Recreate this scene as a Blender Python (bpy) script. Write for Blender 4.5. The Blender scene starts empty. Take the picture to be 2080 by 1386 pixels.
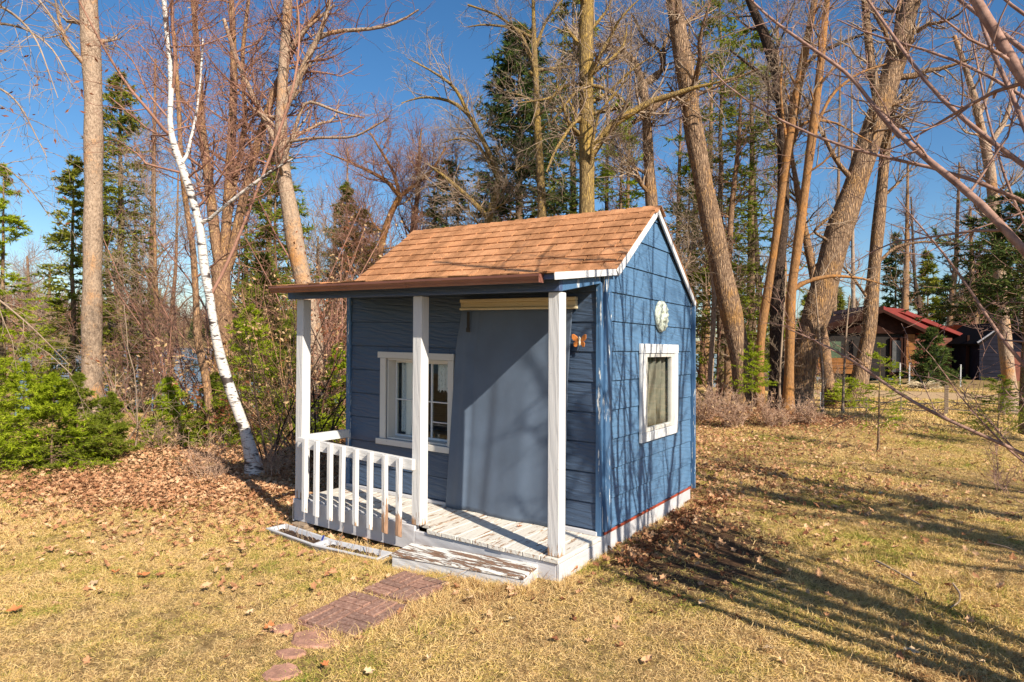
import bpy, bmesh, math, random
import numpy as np
from mathutils import Vector, Matrix

S = bpy.context.scene
COL = S.collection
rng = np.random.default_rng(7)
random.seed(7)
PI = math.pi

# ------------------------------------------------------------------ camera
FPX = 1314.8
C0 = np.array([2.0461, -3.7231, 1.4006])
CR = np.array([0.83466662, 0.55033646, 0.02148046])
CU = np.array([-0.01555691, -0.01542777, 0.99975995])
CF = np.array([-0.55053575, 0.83480043, 0.00431551])
cam = bpy.data.cameras.new('camera')
camo = bpy.data.objects.new('camera', cam)
COL.objects.link(camo)
m = Matrix.Identity(4)
for i in range(3):
    m[i][0] = CR[i]; m[i][1] = CU[i]; m[i][2] = -CF[i]; m[i][3] = C0[i]
camo.matrix_world = m
cam.sensor_width = 36.0
cam.lens = FPX / 2080 * 36.0
cam.clip_start = 0.05
cam.clip_end = 6000
S.camera = camo

# ------------------------------------------------------------------ sky + sun
SUN = Vector((1.294, -0.513, 1.0)).normalized()
ELEV = math.asin(SUN.z)
AZ = math.atan2(SUN.x, SUN.y)
world = bpy.data.worlds.new('World'); S.world = world; world.use_nodes = True
nt = world.node_tree
bg = nt.nodes['Background']
sky = nt.nodes.new('ShaderNodeTexSky'); sky.sky_type = 'NISHITA'; sky.sun_disc = False
sky.sun_elevation = ELEV; sky.sun_rotation = AZ
sky.altitude = 300; sky.air_density = 1.0; sky.dust_density = 0.7; sky.ozone_density = 2.5
hs = nt.nodes.new('ShaderNodeHueSaturation'); hs.inputs['Saturation'].default_value = 1.27; hs.inputs['Value'].default_value = 1.0
nt.links.new(sky.outputs[0], hs.inputs['Color']); nt.links.new(hs.outputs[0], bg.inputs[0])
bg.inputs[1].default_value = 0.084
sl = bpy.data.lights.new('sun', 'SUN'); sl.energy = 5.0; sl.angle = math.radians(0.5); sl.color = (1.0, 0.91, 0.77)
so = bpy.data.objects.new('sun', sl); COL.objects.link(so)
so.location = (10, -6, 12); so.rotation_euler = SUN.to_track_quat('Z', 'Y').to_euler()
S.view_settings.view_transform = 'Standard'; S.view_settings.look = 'None'
S.view_settings.gamma = 1; S.view_settings.use_curve_mapping = False
S.view_settings.exposure = 0.75
S.cycles.max_bounces = 6; S.cycles.transparent_max_bounces = 12

# ------------------------------------------------------------------ helpers
def at(px, py, d):
    """world point seen at photo pixel (px,py), d metres in front of the camera"""
    return C0 + d * (CF + CR * ((px - 1040) / FPX) - CU * ((py - 693) / FPX))

LK = np.array([-0.95, 0.31]); LK = LK / np.linalg.norm(LK)
def gz(x, y):
    x = np.asarray(x, float); y = np.asarray(y, float)
    z = -0.15 + 0.035 * np.clip(x, -3.5, 0)
    s = (x - C0[0]) * LK[0] + (y - C0[1]) * LK[1]
    t = np.clip((s - 15) / 16, 0, 1); t = t * t * (3 - 2 * t)
    z = z - 3.0 * t
    t2 = np.clip((s - 255) / 60, 0, 1); t2 = t2 * t2 * (3 - 2 * t2)
    z = z + 3.6 * t2
    t3 = np.clip((s - 330) / 220, 0, 1); t3 = t3 * t3 * (3 - 2 * t3)
    z = z + 13 * t3 * (1 + 0.35 * np.sin(x * 0.013 + y * 0.009))
    r = np.hypot(x + 0.5, y - 1)
    z = z + 0.012 * np.sin(x * 1.7 + 1) * np.cos(y * 1.3) * np.clip((r - 2.5) / 2, 0, 1)
    z = z + 0.05 * np.sin(x * 0.31 + 2) * np.sin(y * 0.27) * np.clip((r - 6) / 6, 0, 1)
    z = z - 0.035 * np.exp(-(((x + 1.95) / 0.75) ** 2 + ((y + 0.2) / 0.3) ** 2))
    # low leaf mound behind the playhouse
    z = z + 0.22 * np.exp(-(((x + 1.9) / 2.0) ** 2 + ((y - 11.6) / 2.0) ** 2))
    return z

def ground_hit(px, py):
    d = CF + CR * ((px - 1040) / FPX) - CU * ((py - 693) / FPX)
    t = 5.0
    for _ in range(40):
        P = C0 + t * d
        f = P[2] - float(gz(P[0], P[1]))
        t -= f / d[2] if abs(d[2]) > 1e-4 else 0
        t = max(1.0, min(t, 400))
    return C0 + t * d, t

def setp(o, label=None, cat=None, group=None, kind=None):
    if label: o['label'] = label
    if cat: o['category'] = cat
    if group: o['group'] = group
    if kind: o['kind'] = kind
    return o

def thing(name, label, cat, loc=(0, 0, 0), group=None):
    o = bpy.data.objects.new(name, None); COL.objects.link(o)
    o.location = tuple(float(v) for v in loc); o.empty_display_size = 0.1
    return setp(o, label, cat, group)

def wloc(o):
    v = Vector((0, 0, 0))
    while o is not None:
        v += o.location; o = o.parent
    return v

def fast_mesh(name, V, F4=None, F3=None, smooth=False):
    V = np.ascontiguousarray(V, dtype=np.float32).reshape(-1, 3)
    me = bpy.data.meshes.new(name)
    n4 = 0 if F4 is None else len(F4); n3 = 0 if F3 is None else len(F3)
    me.vertices.add(len(V)); me.vertices.foreach_set('co', V.ravel())
    me.loops.add(n4 * 4 + n3 * 3); me.polygons.add(n4 + n3)
    li = []
    if n4: li.append(np.asarray(F4, dtype=np.int32).ravel())
    if n3: li.append(np.asarray(F3, dtype=np.int32).ravel())
    me.loops.foreach_set('vertex_index', np.concatenate(li))
    st = np.concatenate([np.arange(n4, dtype=np.int32) * 4, n4 * 4 + np.arange(n3, dtype=np.int32) * 3])
    me.polygons.foreach_set('loop_start', st)
    if smooth: me.polygons.foreach_set('use_smooth', np.ones(n4 + n3, dtype=bool))
    me.update(calc_edges=True)
    return me

def link(name, me, mat, parent=None, kind=None):
    if mat is not None:
        me.materials.clear(); me.materials.append(mat)
    o = bpy.data.objects.new(name, me); COL.objects.link(o)
    if parent is not None: o.parent = parent
    if kind: o['kind'] = kind
    return o

class MB:
    """collects primitives in world coordinates, builds one mesh object relative to its parent"""
    def __init__(s): s.v = []; s.f = []
    def add(s, vs, fs):
        b = len(s.v); s.v += [tuple(map(float, p)) for p in vs]; s.f += [tuple(i + b for i in f) for f in fs]; return s
    def box(s, x0, x1, y0, y1, z0, z1):
        return s.add([(x0, y0, z0), (x1, y0, z0), (x1, y1, z0), (x0, y1, z0), (x0, y0, z1), (x1, y0, z1), (x1, y1, z1), (x0, y1, z1)],
                     [(0, 3, 2, 1), (4, 5, 6, 7), (0, 1, 5, 4), (1, 2, 6, 5), (2, 3, 7, 6), (3, 0, 4, 7)])
    def hexa(s, p):
        return s.add(p, [(0, 3, 2, 1), (4, 5, 6, 7), (0, 1, 5, 4), (1, 2, 6, 5), (2, 3, 7, 6), (3, 0, 4, 7)])
    def build(s, name, mat, parent=None, bevel=0.0, lean=False, smooth=False, kind=None, seg=1):
        V = [list(p) for p in s.v]
        if lean:
            for p in V: p[0] += -0.0199 * p[2]
        if parent is not None:
            w = wloc(parent)
            for p in V: p[0] -= w.x; p[1] -= w.y; p[2] -= w.z
        me = bpy.data.meshes.new(name); me.from_pydata(V, [], s.f)
        if bevel > 0:
            bm = bmesh.new(); bm.from_mesh(me)
            es = [e for e in bm.edges if len(e.link_faces) == 2 and e.calc_face_angle(0) > 0.5]
            bmesh.ops.bevel(bm, geom=es, offset=bevel, segments=seg, affect='EDGES', clamp_overlap=True)
            bm.to_mesh(me); bm.free()
        if smooth:
            for p in me.polygons: p.use_smooth = True
        me.update()
        return link(name, me, mat, parent, kind)

def prism(poly, f0, f1):
    """poly: list of 2d points; f0/f1 map (a,b)->3d for back and front faces"""
    n = len(poly); vs = [f0(a, b) for a, b in poly] + [f1(a, b) for a, b in poly]
    fs = [tuple(range(n - 1, -1, -1)), tuple(range(n, 2 * n))]
    fs += [(i, (i + 1) % n, (i + 1) % n + n, i + n) for i in range(n)]
    return vs, fs

# ---- swept tubes, vectorised: P (N,n,3), R (N,n)
def tubes(P, R, k=5, cap=False):
    P = np.asarray(P, float); R = np.asarray(R, float); N, n, _ = P.shape
    T = np.empty_like(P); T[:, 1:-1] = P[:, 2:] - P[:, :-2]; T[:, 0] = P[:, 1] - P[:, 0]; T[:, -1] = P[:, -1] - P[:, -2]
    T /= np.linalg.norm(T, axis=2, keepdims=True) + 1e-12
    ax = P[:, -1] - P[:, 0]; ax /= np.linalg.norm(ax, axis=1, keepdims=True) + 1e-12
    ref = np.where(np.abs(ax[:, 2:3]) < 0.8, np.array([[0, 0, 1.0]]), np.array([[1.0, 0.3, 0]]))
    A = np.cross(T, ref[:, None, :]); A /= np.linalg.norm(A, axis=2, keepdims=True) + 1e-12
    B = np.cross(T, A)
    th = np.arange(k) * 2 * PI / k
    V = P[:, :, None, :] + R[:, :, None, None] * (np.cos(th)[None, None, :, None] * A[:, :, None, :] + np.sin(th)[None, None, :, None] * B[:, :, None, :])
    idx = np.arange(N * n * k).reshape(N, n, k)
    a = idx[:, :-1, :]; b = np.roll(idx, -1, axis=2)[:, :-1, :]; c = np.roll(idx, -1, axis=2)[:, 1:, :]; d = idx[:, 1:, :]
    F = np.stack([a, b, c, d], -1).reshape(-1, 4)
    return V.reshape(-1, 3), F

def resample(pts, n, sm=1):
    pts = np.asarray(pts, float); d = np.r_[0, np.cumsum(np.linalg.norm(np.diff(pts[:, :3], axis=0), axis=1))]
    # catmull-ish smoothing through np.interp on a denser smoothed line
    t = np.linspace(0, d[-1], n)
    out = np.stack([np.interp(t, d, pts[:, i]) for i in range(pts.shape[1])], 1)
    for _ in range(sm):
        out[1:-1] = 0.25 * out[:-2] + 0.5 * out[1:-1] + 0.25 * out[2:]
    return out

def sprout(P, R, n, tr, L, ang, rg, up=0.15, wig=0.25, npt=5, rfac=0.5, rmin=0.0015, taper=0.25, shrink=0.5, tpow=1.0, planar=None):
    """children of branches. P (N,m,3), R (N,m)"""
    N, mm, _ = P.shape
    t = tr[0] + (tr[1] - tr[0]) * ((np.arange(n)[None] + rg.random((N, n))) / n) ** tpow
    u = np.clip(t * (mm - 1), 0, mm - 1.001); i = u.astype(int); f = (u - i)[..., None]
    ar = np.arange(N)[:, None]
    p0 = P[ar, i] * (1 - f) + P[ar, i + 1] * f
    r0 = R[ar, i] * (1 - f[..., 0]) + R[ar, i + 1] * f[..., 0]
    tg = P[ar, i + 1] - P[ar, i]; tg /= np.linalg.norm(tg, axis=2, keepdims=True) + 1e-12
    M = N * n
    p0 = p0.reshape(M, 3); r0 = r0.reshape(M); tg = tg.reshape(M, 3); t = t.reshape(M)
    rv = rg.normal(size=(M, 3)); rv -= (rv * tg).sum(1, keepdims=True) * tg
    if planar is not None:
        rv[:, 2] *= planar; rv -= (rv * tg).sum(1, keepdims=True) * tg
    rv /= np.linalg.norm(rv, axis=1, keepdims=True) + 1e-12
    a = np.radians(rg.uniform(ang[0], ang[1], M))[:, None]
    d = tg * np.cos(a) + rv * np.sin(a)
    ln = rg.uniform(L[0], L[1], M) * (1 - shrink * t)
    Q = np.empty((M, npt, 3)); Q[:, 0] = p0
    st = ln / (npt - 1)
    for j in range(1, npt):
        Q[:, j] = Q[:, j - 1] + d * st[:, None]
        d = d + rg.normal(size=(M, 3)) * wig + np.array([0, 0, up]); d /= np.linalg.norm(d, axis=1, keepdims=True)
    rb = np.maximum(r0 * rfac * rg.uniform(0.7, 1.1, M), rmin)
    RR = rb[:, None] * np.linspace(1, taper, npt)[None]
    RR = np.maximum(RR, rmin * 0.6)
    return Q, RR

# ------------------------------------------------------------------ materials
MATS = {}
def newmat(name):
    mt = bpy.data.materials.new(name); mt.use_nodes = True
    t = mt.node_tree; b = t.nodes['Principled BSDF']
    MATS[name] = mt
    return mt, t, b
def N(t, typ, **kw):
    n = t.nodes.new(typ)
    for k, v in kw.items():
        if k in n.inputs.keys() if hasattr(n.inputs, 'keys') else False: n.inputs[k].default_value = v
        else: setattr(n, k, v)
    return n
def inp(n, **kw):
    for k, v in kw.items(): n.inputs[k.replace('_', ' ')].default_value = v
    return n
def L(t, a, b): t.links.new(a, b)
def ramp(t, stops, interp='LINEAR'):
    r = t.nodes.new('ShaderNodeValToRGB'); r.color_ramp.interpolation = interp
    while len(r.color_ramp.elements) < len(stops): r.color_ramp.elements.new(0.5)
    for e, (p, c) in zip(r.color_ramp.elements, stops):
        e.position = p; e.color = (*c, 1) if len(c) == 3 else c
    return r
def coords(t, scale=(1, 1, 1), obj=True, rand=False):
    tc = t.nodes.new('ShaderNodeTexCoord'); mp = t.nodes.new('ShaderNodeMapping')
    mp.inputs['Scale'].default_value = scale
    if obj: L(t, tc.outputs['Object'], mp.inputs[0])
    else:
        g = t.nodes.new('ShaderNodeNewGeometry'); L(t, g.outputs['Position'], mp.inputs[0])
    if rand:
        oi = t.nodes.new('ShaderNodeObjectInfo'); mu = t.nodes.new('ShaderNodeVectorMath'); mu.operation = 'SCALE'
        mu.inputs[0].default_value = (17.3, 9.1, 23.7); L(t, oi.outputs['Random'], mu.inputs['Scale']); L(t, mu.outputs[0], mp.inputs['Location'])
    return mp.outputs[0]
def noise(t, vec, scale, detail=4, rough=0.55, dist=0.0):
    n = t.nodes.new('ShaderNodeTexNoise'); n.inputs['Scale'].default_value = scale; n.inputs['Detail'].default_value = detail
    n.inputs['Roughness'].default_value = rough; n.inputs['Distortion'].default_value = dist
    if vec is not None: L(t, vec, n.inputs['Vector'])
    return n.outputs['Fac']
def mixc(t, fac, a, b, mode='MIX'):
    m_ = t.nodes.new('ShaderNodeMix'); m_.data_type = 'RGBA'; m_.blend_type = mode
    for s_, v in ((0, fac), (6, a), (7, b)):
        if isinstance(v, (int, float)): m_.inputs[s_].default_value = v
        elif isinstance(v, tuple): m_.inputs[s_].default_value = (*v, 1) if len(v) == 3 else v
        else: L(t, v, m_.inputs[s_])
    return m_.outputs[2]
def maths(t, op, a, b=None, clamp=False):
    m_ = t.nodes.new('ShaderNodeMath'); m_.operation = op; m_.use_clamp = clamp
    for i_, v in enumerate((a, b)):
        if v is None: continue
        if isinstance(v, (int, float)): m_.inputs[i_].default_value = v
        else: L(t, v, m_.inputs[i_])
    return m_.outputs[0]
def bump(t, b, h, strength=0.3, dist=0.01):
    bp = t.nodes.new('ShaderNodeBump'); bp.inputs['Strength'].default_value = strength; bp.inputs['Distance'].default_value = dist
    L(t, h, bp.inputs['Height']); L(t, bp.outputs[0], b.inputs['Normal'])

def plain(name, col, rough=0.7, var=0.25, scale=8, bmp=0.15, bd=0.004, metal=0.0, rand=True, spec=0.3):
    mt, t, b = newmat(name)
    v = coords(t, rand=rand)
    f = noise(t, v, scale)
    dk = tuple(c * (1 - var) for c in col); lt = tuple(min(1, c * (1 + var)) for c in col)
    r = ramp(t, [(0.3, dk), (0.7, lt)]); L(t, f, r.inputs[0]); L(t, r.outputs[0], b.inputs['Base Color'])
    b.inputs['Roughness'].default_value = rough; b.inputs['Metallic'].default_value = metal
    b.inputs['Specular IOR Level'].default_value = spec
    if bmp: bump(t, b, noise(t, v, scale * 6), bmp, bd)
    return mt

def painted(name, col, stretch, wood=(0.22, 0.12, 0.06), peel=0.0, low=None, rough=0.45, grain=0.5, dirt=0.3, peel_scale=6):
    """painted wood: embossed grain along `stretch`, chips down to wood; low=(z0,z1) raises wear near that height"""
    mt, t, b = newmat(name)
    v = coords(t, stretch, rand=True)
    w = t.nodes.new('ShaderNodeTexWave'); w.wave_type = 'BANDS'; w.bands_direction = 'DIAGONAL'
    w.inputs['Scale'].default_value = 1.6; w.inputs['Distortion'].default_value = 9; w.inputs['Detail'].default_value = 2.5; w.inputs['Detail Scale'].default_value = 1.2
    L(t, v, w.inputs['Vector'])
    fine = noise(t, v, 14, 5, 0.6)
    h = maths(t, 'ADD', maths(t, 'MULTIPLY', w.outputs['Fac'], 0.6), fine)
    v2 = coords(t, (1, 1, 1), rand=True)
    d1 = noise(t, v2, 2.3, 4)
    c = mixc(t, maths(t, 'MULTIPLY', d1, dirt), tuple(x * 1.12 for x in col), tuple(x * 0.5 for x in col))
    sp = noise(t, v2, 60, 2)
    c = mixc(t, maths(t, 'MULTIPLY', maths(t, 'GREATER_THAN', sp, 0.73), 0.5), c, tuple(x * 0.4 for x in wood))
    if peel > 0 or low:
        pn = noise(t, coords(t, tuple(s_ * 1.0 for s_ in stretch), rand=True), peel_scale, 6, 0.7)
        lvl = peel
        th = maths(t, 'SUBTRACT', 0.78 - 0.45 * peel, 0.0)
        if low:
            g = t.nodes.new('ShaderNodeNewGeometry'); sx = t.nodes.new('ShaderNodeSeparateXYZ'); L(t, g.outputs['Position'], sx.inputs[0])
            mr = t.nodes.new('ShaderNodeMapRange'); L(t, sx.outputs['Z'], mr.inputs[0])
            mr.inputs[1].default_value = low[0]; mr.inputs[2].default_value = low[1]; mr.inputs[3].default_value = low[2]; mr.inputs[4].default_value = 0.0
            th = maths(t, 'SUBTRACT', th, mr.outputs[0])
        k = maths(t, 'MULTIPLY', maths(t, 'SUBTRACT', pn, th), 30, True)
        wc = ramp(t, [(0.3, tuple(x * 0.6 for x in wood)), (0.7, tuple(min(1, x * 1.7) for x in wood))]); L(t, fine, wc.inputs[0])
        c = mixc(t, k, c, wc.outputs[0])
        h = maths(t, 'SUBTRACT', h, maths(t, 'MULTIPLY', k, 1.2))
        rr = maths(t, 'ADD', maths(t, 'MULTIPLY', k, 0.4), rough); L(t, rr, b.inputs['Roughness'])
    else: b.inputs['Roughness'].default_value = rough
    L(t, c, b.inputs['Base Color'])
    b.inputs['Specular IOR Level'].default_value = 0.35
    bump(t, b, h, grain, 0.006)
    return mt

WHITE = (0.56, 0.55, 0.54)
BLUE_SHADED = (0.060, 0.092, 0.150)  # same paint as the side wall, darkened and greyed: porch shade in the colour
M_siding_f = painted('blue_siding_front_shaded', BLUE_SHADED, (1.2, 8, 8), wood=(0.5, 0.48, 0.45), rough=0.42, grain=0.6, dirt=0.35)
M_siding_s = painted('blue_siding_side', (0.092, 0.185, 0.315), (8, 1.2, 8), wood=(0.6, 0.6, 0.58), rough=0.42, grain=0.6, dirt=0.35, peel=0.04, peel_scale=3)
M_btrim = painted('blue_trim', (0.065, 0.145, 0.27), (9, 9, 1.0), wood=(0.65, 0.6, 0.55), rough=0.4, grain=0.35, dirt=0.3, peel=0.43, peel_scale=3.5)
M_bbeam = painted('blue_beam', (0.06, 0.095, 0.19), (1.0, 9, 9), wood=(0.6, 0.55, 0.5), rough=0.45, grain=0.35, peel=0.04)
M_post = painted('white_post_paint', WHITE, (9, 9, 1.1), wood=(0.30, 0.17, 0.09), low=(0.0, 0.22, 0.30), grain=0.3, dirt=0.15, peel=0.03, peel_scale=5)
M_picket = painted('white_picket_paint', WHITE, (9, 9, 1.1), wood=(0.28, 0.17, 0.10), low=(-0.1, 0.10, 0.26), grain=0.3, dirt=0.2, peel=0.03, peel_scale=5)
M_picketr = painted('rotted_picket_paint', WHITE, (9, 9, 1.1), wood=(0.27, 0.16, 0.10), low=(-0.08, 0.32, 0.55), grain=0.4, dirt=0.2, peel=0.05, peel_scale=5)
M_rail = painted('white_rail_paint', WHITE, (1.1, 9, 9), peel=0.08, grain=0.3, dirt=0.15, peel_scale=5)
M_deck = painted('white_deck_paint', (0.64, 0.60, 0.53), (9, 1.3, 9), wood=(0.28, 0.17, 0.10), peel=0.50, grain=0.28, dirt=0.40, peel_scale=3.2)
M_skirt = painted('white_skirt_paint', (0.52, 0.51, 0.52), (1.2, 1.2, 3), wood=(0.25, 0.15, 0.1), peel=0.10, grain=0.4, dirt=0.35, peel_scale=3)
M_step = painted('worn_step_paint', (0.68, 0.66, 0.62), (1.3, 8, 8), wood=(0.17, 0.10, 0.065), peel=0.66, grain=0.8, dirt=0.3, peel_scale=2.6, rough=0.6)
M_stepside = painted('worn_step_side_paint', (0.50, 0.50, 0.51), (1.3, 4, 8), wood=(0.2, 0.12, 0.08), peel=0.2, grain=0.5, dirt=0.4, peel_scale=2.6)
M_wtrim = painted('white_trim_paint', (0.60, 0.60, 0.60), (2, 2, 2), grain=0.12, dirt=0.1)
M_wcasing = painted('window_casing_paint', (0.58, 0.55, 0.50), (3, 3, 2), grain=0.2, dirt=0.2, peel=0.05)
M_red = painted('red_base_paint', (0.33, 0.06, 0.03), (8, 1.2, 8), wood=(0.5, 0.4, 0.35), peel=0.25, peel_scale=3)
M_cream = painted('cream_valance_paint', (0.62, 0.52, 0.33), (1.0, 6, 6), grain=0.15, dirt=0.2)
M_gutter = plain('brown_gutter_metal', (0.22, 0.09, 0.065), 0.38, 0.15, 5, 0.05, metal=0.0, spec=0.5)
M_dark = plain('dark_wood', (0.05, 0.045, 0.04), 0.8)
M_inner = plain('interior_board', (0.16, 0.12, 0.08), 0.8)
M_greywood = painted('weathered_wood', (0.30, 0.22, 0.15), (1.2, 8, 8), grain=0.7, dirt=0.6, rough=0.8)
M_soil = plain('potting_soil', (0.07, 0.04, 0.025), 0.95, 0.5, 30, 0.9, 0.02)
M_plastic = plain('white_plastic', (0.52, 0.52, 0.54), 0.4, 0.1, 5, 0.05)

# roof shingle: granules, tint per shingle
def mk_shingle():
    mt, t, b = newmat('asphalt_shingle')
    v = coords(t, rand=True); oi = t.nodes.new('ShaderNodeObjectInfo')
    r = ramp(t, [(0.0, (0.46, 0.215, 0.10)), (0.5, (0.50, 0.24, 0.115)), (1.0, (0.54, 0.265, 0.13))]); L(t, oi.outputs['Random'], r.inputs[0])
    g = ramp(t, [(0.35, (0.55, 0.55, 0.55)), (0.65, (1.3, 1.3, 1.3))]); n1 = noise(t, v, 220, 2); L(t, n1, g.inputs[0])
    c = mixc(t, 1.0, r.outputs[0], g.outputs[0], 'MULTIPLY')
    p = ramp(t, [(0.4, (0.82, 0.80, 0.78)), (0.6, (1.08, 1.08, 1.08))]); L(t, noise(t, v, 5, 3), p.inputs[0])
    c = mixc(t, 1.0, c, p.outputs[0], 'MULTIPLY')
    st = ramp(t, [(0.35, (0.62, 0.60, 0.56)), (0.55, (1.0, 1.0, 1.0)), (0.8, (1.12, 1.08, 1.0))]); L(t, noise(t, coords(t, (3.0, 0.6, 0.6), obj=False), 1.6, 5, 0.65), st.inputs[0]); c = mixc(t, 1.0, c, st.outputs[0], 'MULTIPLY')
    L(t, c, b.inputs['Base Color']); b.inputs['Roughness'].default_value = 0.95
    b.inputs['Specular IOR Level'].default_value = 0.15
    bump(t, b, n1, 0.5, 0.002); return mt
M_shingle = mk_shingle()

def mk_cloth(name, col, rough=0.75):
    mt, t, b = newmat(name)
    v = coords(t, (1, 1, 1)); f = noise(t, v, 3, 4)
    r = ramp(t, [(0.3, tuple(c * 0.85 for c in col)), (0.7, tuple(c * 1.15 for c in col))]); L(t, f, r.inputs[0]); L(t, r.outputs[0], b.inputs['Base Color'])
    b.inputs['Roughness'].default_value = rough; b.inputs['Sheen Weight'].default_value = 0.15
    bump(t, b, noise(t, v, 250, 2), 0.15, 0.001)
    return mt
M_curtain = mk_cloth('slate_blue_cloth', (0.085, 0.118, 0.172), 0.6)
M_beige = mk_cloth('beige_cloth', (0.27, 0.235, 0.19))
def mk_lace():
    mt, t, b = newmat('lace_cloth')
    v = coords(t, (1, 1, 1)); vo = t.nodes.new('ShaderNodeTexVoronoi'); vo.inputs['Scale'].default_value = 90; L(t, v, vo.inputs['Vector'])
    b.inputs['Base Color'].default_value = (0.85, 0.85, 0.86, 1); b.inputs['Roughness'].default_value = 0.9
    tr = t.nodes.new('ShaderNodeBsdfTransparent'); mx = t.nodes.new('ShaderNodeMixShader')
    L(t, maths(t, 'GREATER_THAN', vo.outputs['Distance'], 0.30), mx.inputs[0]); 
    a = t.nodes['Material Output']; L(t, tr.outputs[0], mx.inputs[1]); L(t, b.outputs[0], mx.inputs[2]); L(t, mx.outputs[0], a.inputs[0])
    return mt
M_lace = mk_lace()
def mk_glass(name, rough=0.02):
    mt, t, b = newmat(name)
    gl = t.nodes.new('ShaderNodeBsdfGlossy'); gl.inputs['Roughness'].default_value = rough
    tr = t.nodes.new('ShaderNodeBsdfTransparent'); tr.inputs[0].default_value = (0.92, 0.95, 0.94, 1)
    fr = t.nodes.new('ShaderNodeLayerWeight'); fr.inputs['Blend'].default_value = 0.5
    fa = maths(t, 'ADD', maths(t, 'MULTIPLY', maths(t, 'POWER', fr.outputs['Facing'], 4.0), 0.6), 0.03, True)
    mx = t.nodes.new('ShaderNodeMixShader'); L(t, fa, mx.inputs[0]); L(t, tr.outputs[0], mx.inputs[1]); L(t, gl.outputs[0], mx.inputs[2])
    L(t, mx.outputs[0], t.nodes['Material Output'].inputs[0]); return mt
M_glass = mk_glass('window_glass')

def mk_brick():
    mt, t, b = newmat('paver_concrete')
    v = coords(t, rand=True); f = noise(t, v, 45, 5, 0.7)
    oi = t.nodes.new('ShaderNodeObjectInfo')
    r = ramp(t, [(0.3, (0.14, 0.07, 0.052)), (0.55, (0.30, 0.165, 0.12)), (0.75, (0.48, 0.33, 0.26))]); L(t, f, r.inputs[0])
    g = ramp(t, [(0.0, (0.8, 0.8, 0.8)), (1.0, (1.15, 1.1, 1.05))]); L(t, oi.outputs['Random'], g.inputs[0])
    c = mixc(t, 1.0, r.outputs[0], g.outputs[0], 'MULTIPLY')
    sp = maths(t, 'GREATER_THAN', noise(t, v, 130, 1), 0.70); c = mixc(t, maths(t, 'MULTIPLY', sp, 0.6), c, (0.5, 0.42, 0.36))
    L(t, c, b.inputs['Base Color']); b.inputs['Roughness'].default_value = 0.9; bump(t, b, f, 0.6, 0.006); return mt
M_paver = mk_brick()

# bark
def mk_bark(name, dark, light, stretch=(6, 6, 1.2), scale=5, lichen=None, lich_amt=0.5, bs=0.8, bd=0.03, plates=True, lscale=1.3):
    mt, t, b = newmat(name)
    v = coords(t, stretch, obj=False); v1 = coords(t, (1, 1, 1), obj=False)
    if plates:
        vo = t.nodes.new('ShaderNodeTexVoronoi'); vo.feature = 'DISTANCE_TO_EDGE'; vo.inputs['Scale'].default_value = scale * 0.9
        nz = t.nodes.new('ShaderNodeTexNoise'); nz.inputs['Scale'].default_value = scale; L(t, v, nz.inputs['Vector'])
        add = t.nodes.new('ShaderNodeVectorMath'); add.operation = 'ADD'; sc_ = t.nodes.new('ShaderNodeVectorMath'); sc_.operation = 'SCALE'; sc_.inputs['Scale'].default_value = 0.6
        L(t, nz.outputs['Color'], sc_.inputs[0]); L(t, v, add.inputs[0]); L(t, sc_.outputs[0], add.inputs[1]); L(t, add.outputs[0], vo.inputs['Vector'])
        h = maths(t, 'MULTIPLY', vo.outputs['Distance'], 3.0, True)
        h = maths(t, 'ADD', maths(t, 'MULTIPLY', h, 0.6), maths(t, 'MULTIPLY', noise(t, v, scale * 3, 5, 0.7), 0.6))
    else:
        h = noise(t, v, scale, 6, 0.65)
    r = ramp(t, [(0.25, dark), (0.75, light)]); L(t, h, r.inputs[0]); c = r.outputs[0]
    if lichen:
        ln = noise(t, v1, lscale, 6, 0.65); ln = maths(t, 'ADD', maths(t, 'MULTIPLY', ln, 0.7), maths(t, 'MULTIPLY', h, 0.3))
        k = maths(t, 'MULTIPLY', maths(t, 'SUBTRACT', ln, 0.62 - 0.25 * lich_amt), 6, True)
        c = mixc(t, maths(t, 'MULTIPLY', k, 0.85), c, lichen)
    L(t, c, b.inputs['Base Color']); b.inputs['Roughness'].default_value = 0.95; b.inputs['Specular IOR Level'].default_value = 0.1
    bump(t, b, h, bs, bd); return mt
B_aspen = mk_bark('aspen_bark', (0.16, 0.105, 0.07), (0.58, 0.43, 0.31), (6, 6, 3.5), 5, (0.55, 0.22, 0.03), 0.38, 1.0, 0.03, plates=False, lscale=1.6)
B_grey = mk_bark('grey_furrowed_bark', (0.10, 0.055, 0.035), (0.46, 0.31, 0.20), (7, 7, 1.1), 3.5, (0.42, 0.22, 0.07), 0.4, 1.0, 0.04)
B_yell = mk_bark('yellow_lichen_bark', (0.11, 0.07, 0.03), (0.40, 0.28, 0.13), (7, 7, 1.2), 4, (0.42, 0.27, 0.06), 0.6, 0.8, 0.03)
B_orange = mk_bark('orange_bark', (0.16, 0.075, 0.03), (0.40, 0.22, 0.10), (7, 7, 3), 4, (0.46, 0.20, 0.05), 0.55, 0.8, 0.02, plates=False, lscale=3)
B_dark = mk_bark('dark_bark', (0.035, 0.024, 0.018), (0.14, 0.095, 0.07), (7, 7, 1.2), 5, None, 0, 0.9, 0.03)
B_brown = mk_bark('brown_bark', (0.12, 0.065, 0.04), (0.42, 0.26, 0.155), (6, 6, 1.5), 5, (0.45, 0.22, 0.05), 0.35, 0.7, 0.02)
B_pink = mk_bark('pinkish_brown_bark', (0.15, 0.08, 0.06), (0.46, 0.29, 0.23), (2, 2, 2), 12, None, 0, 0.3, 0.004, plates=False)
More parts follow.
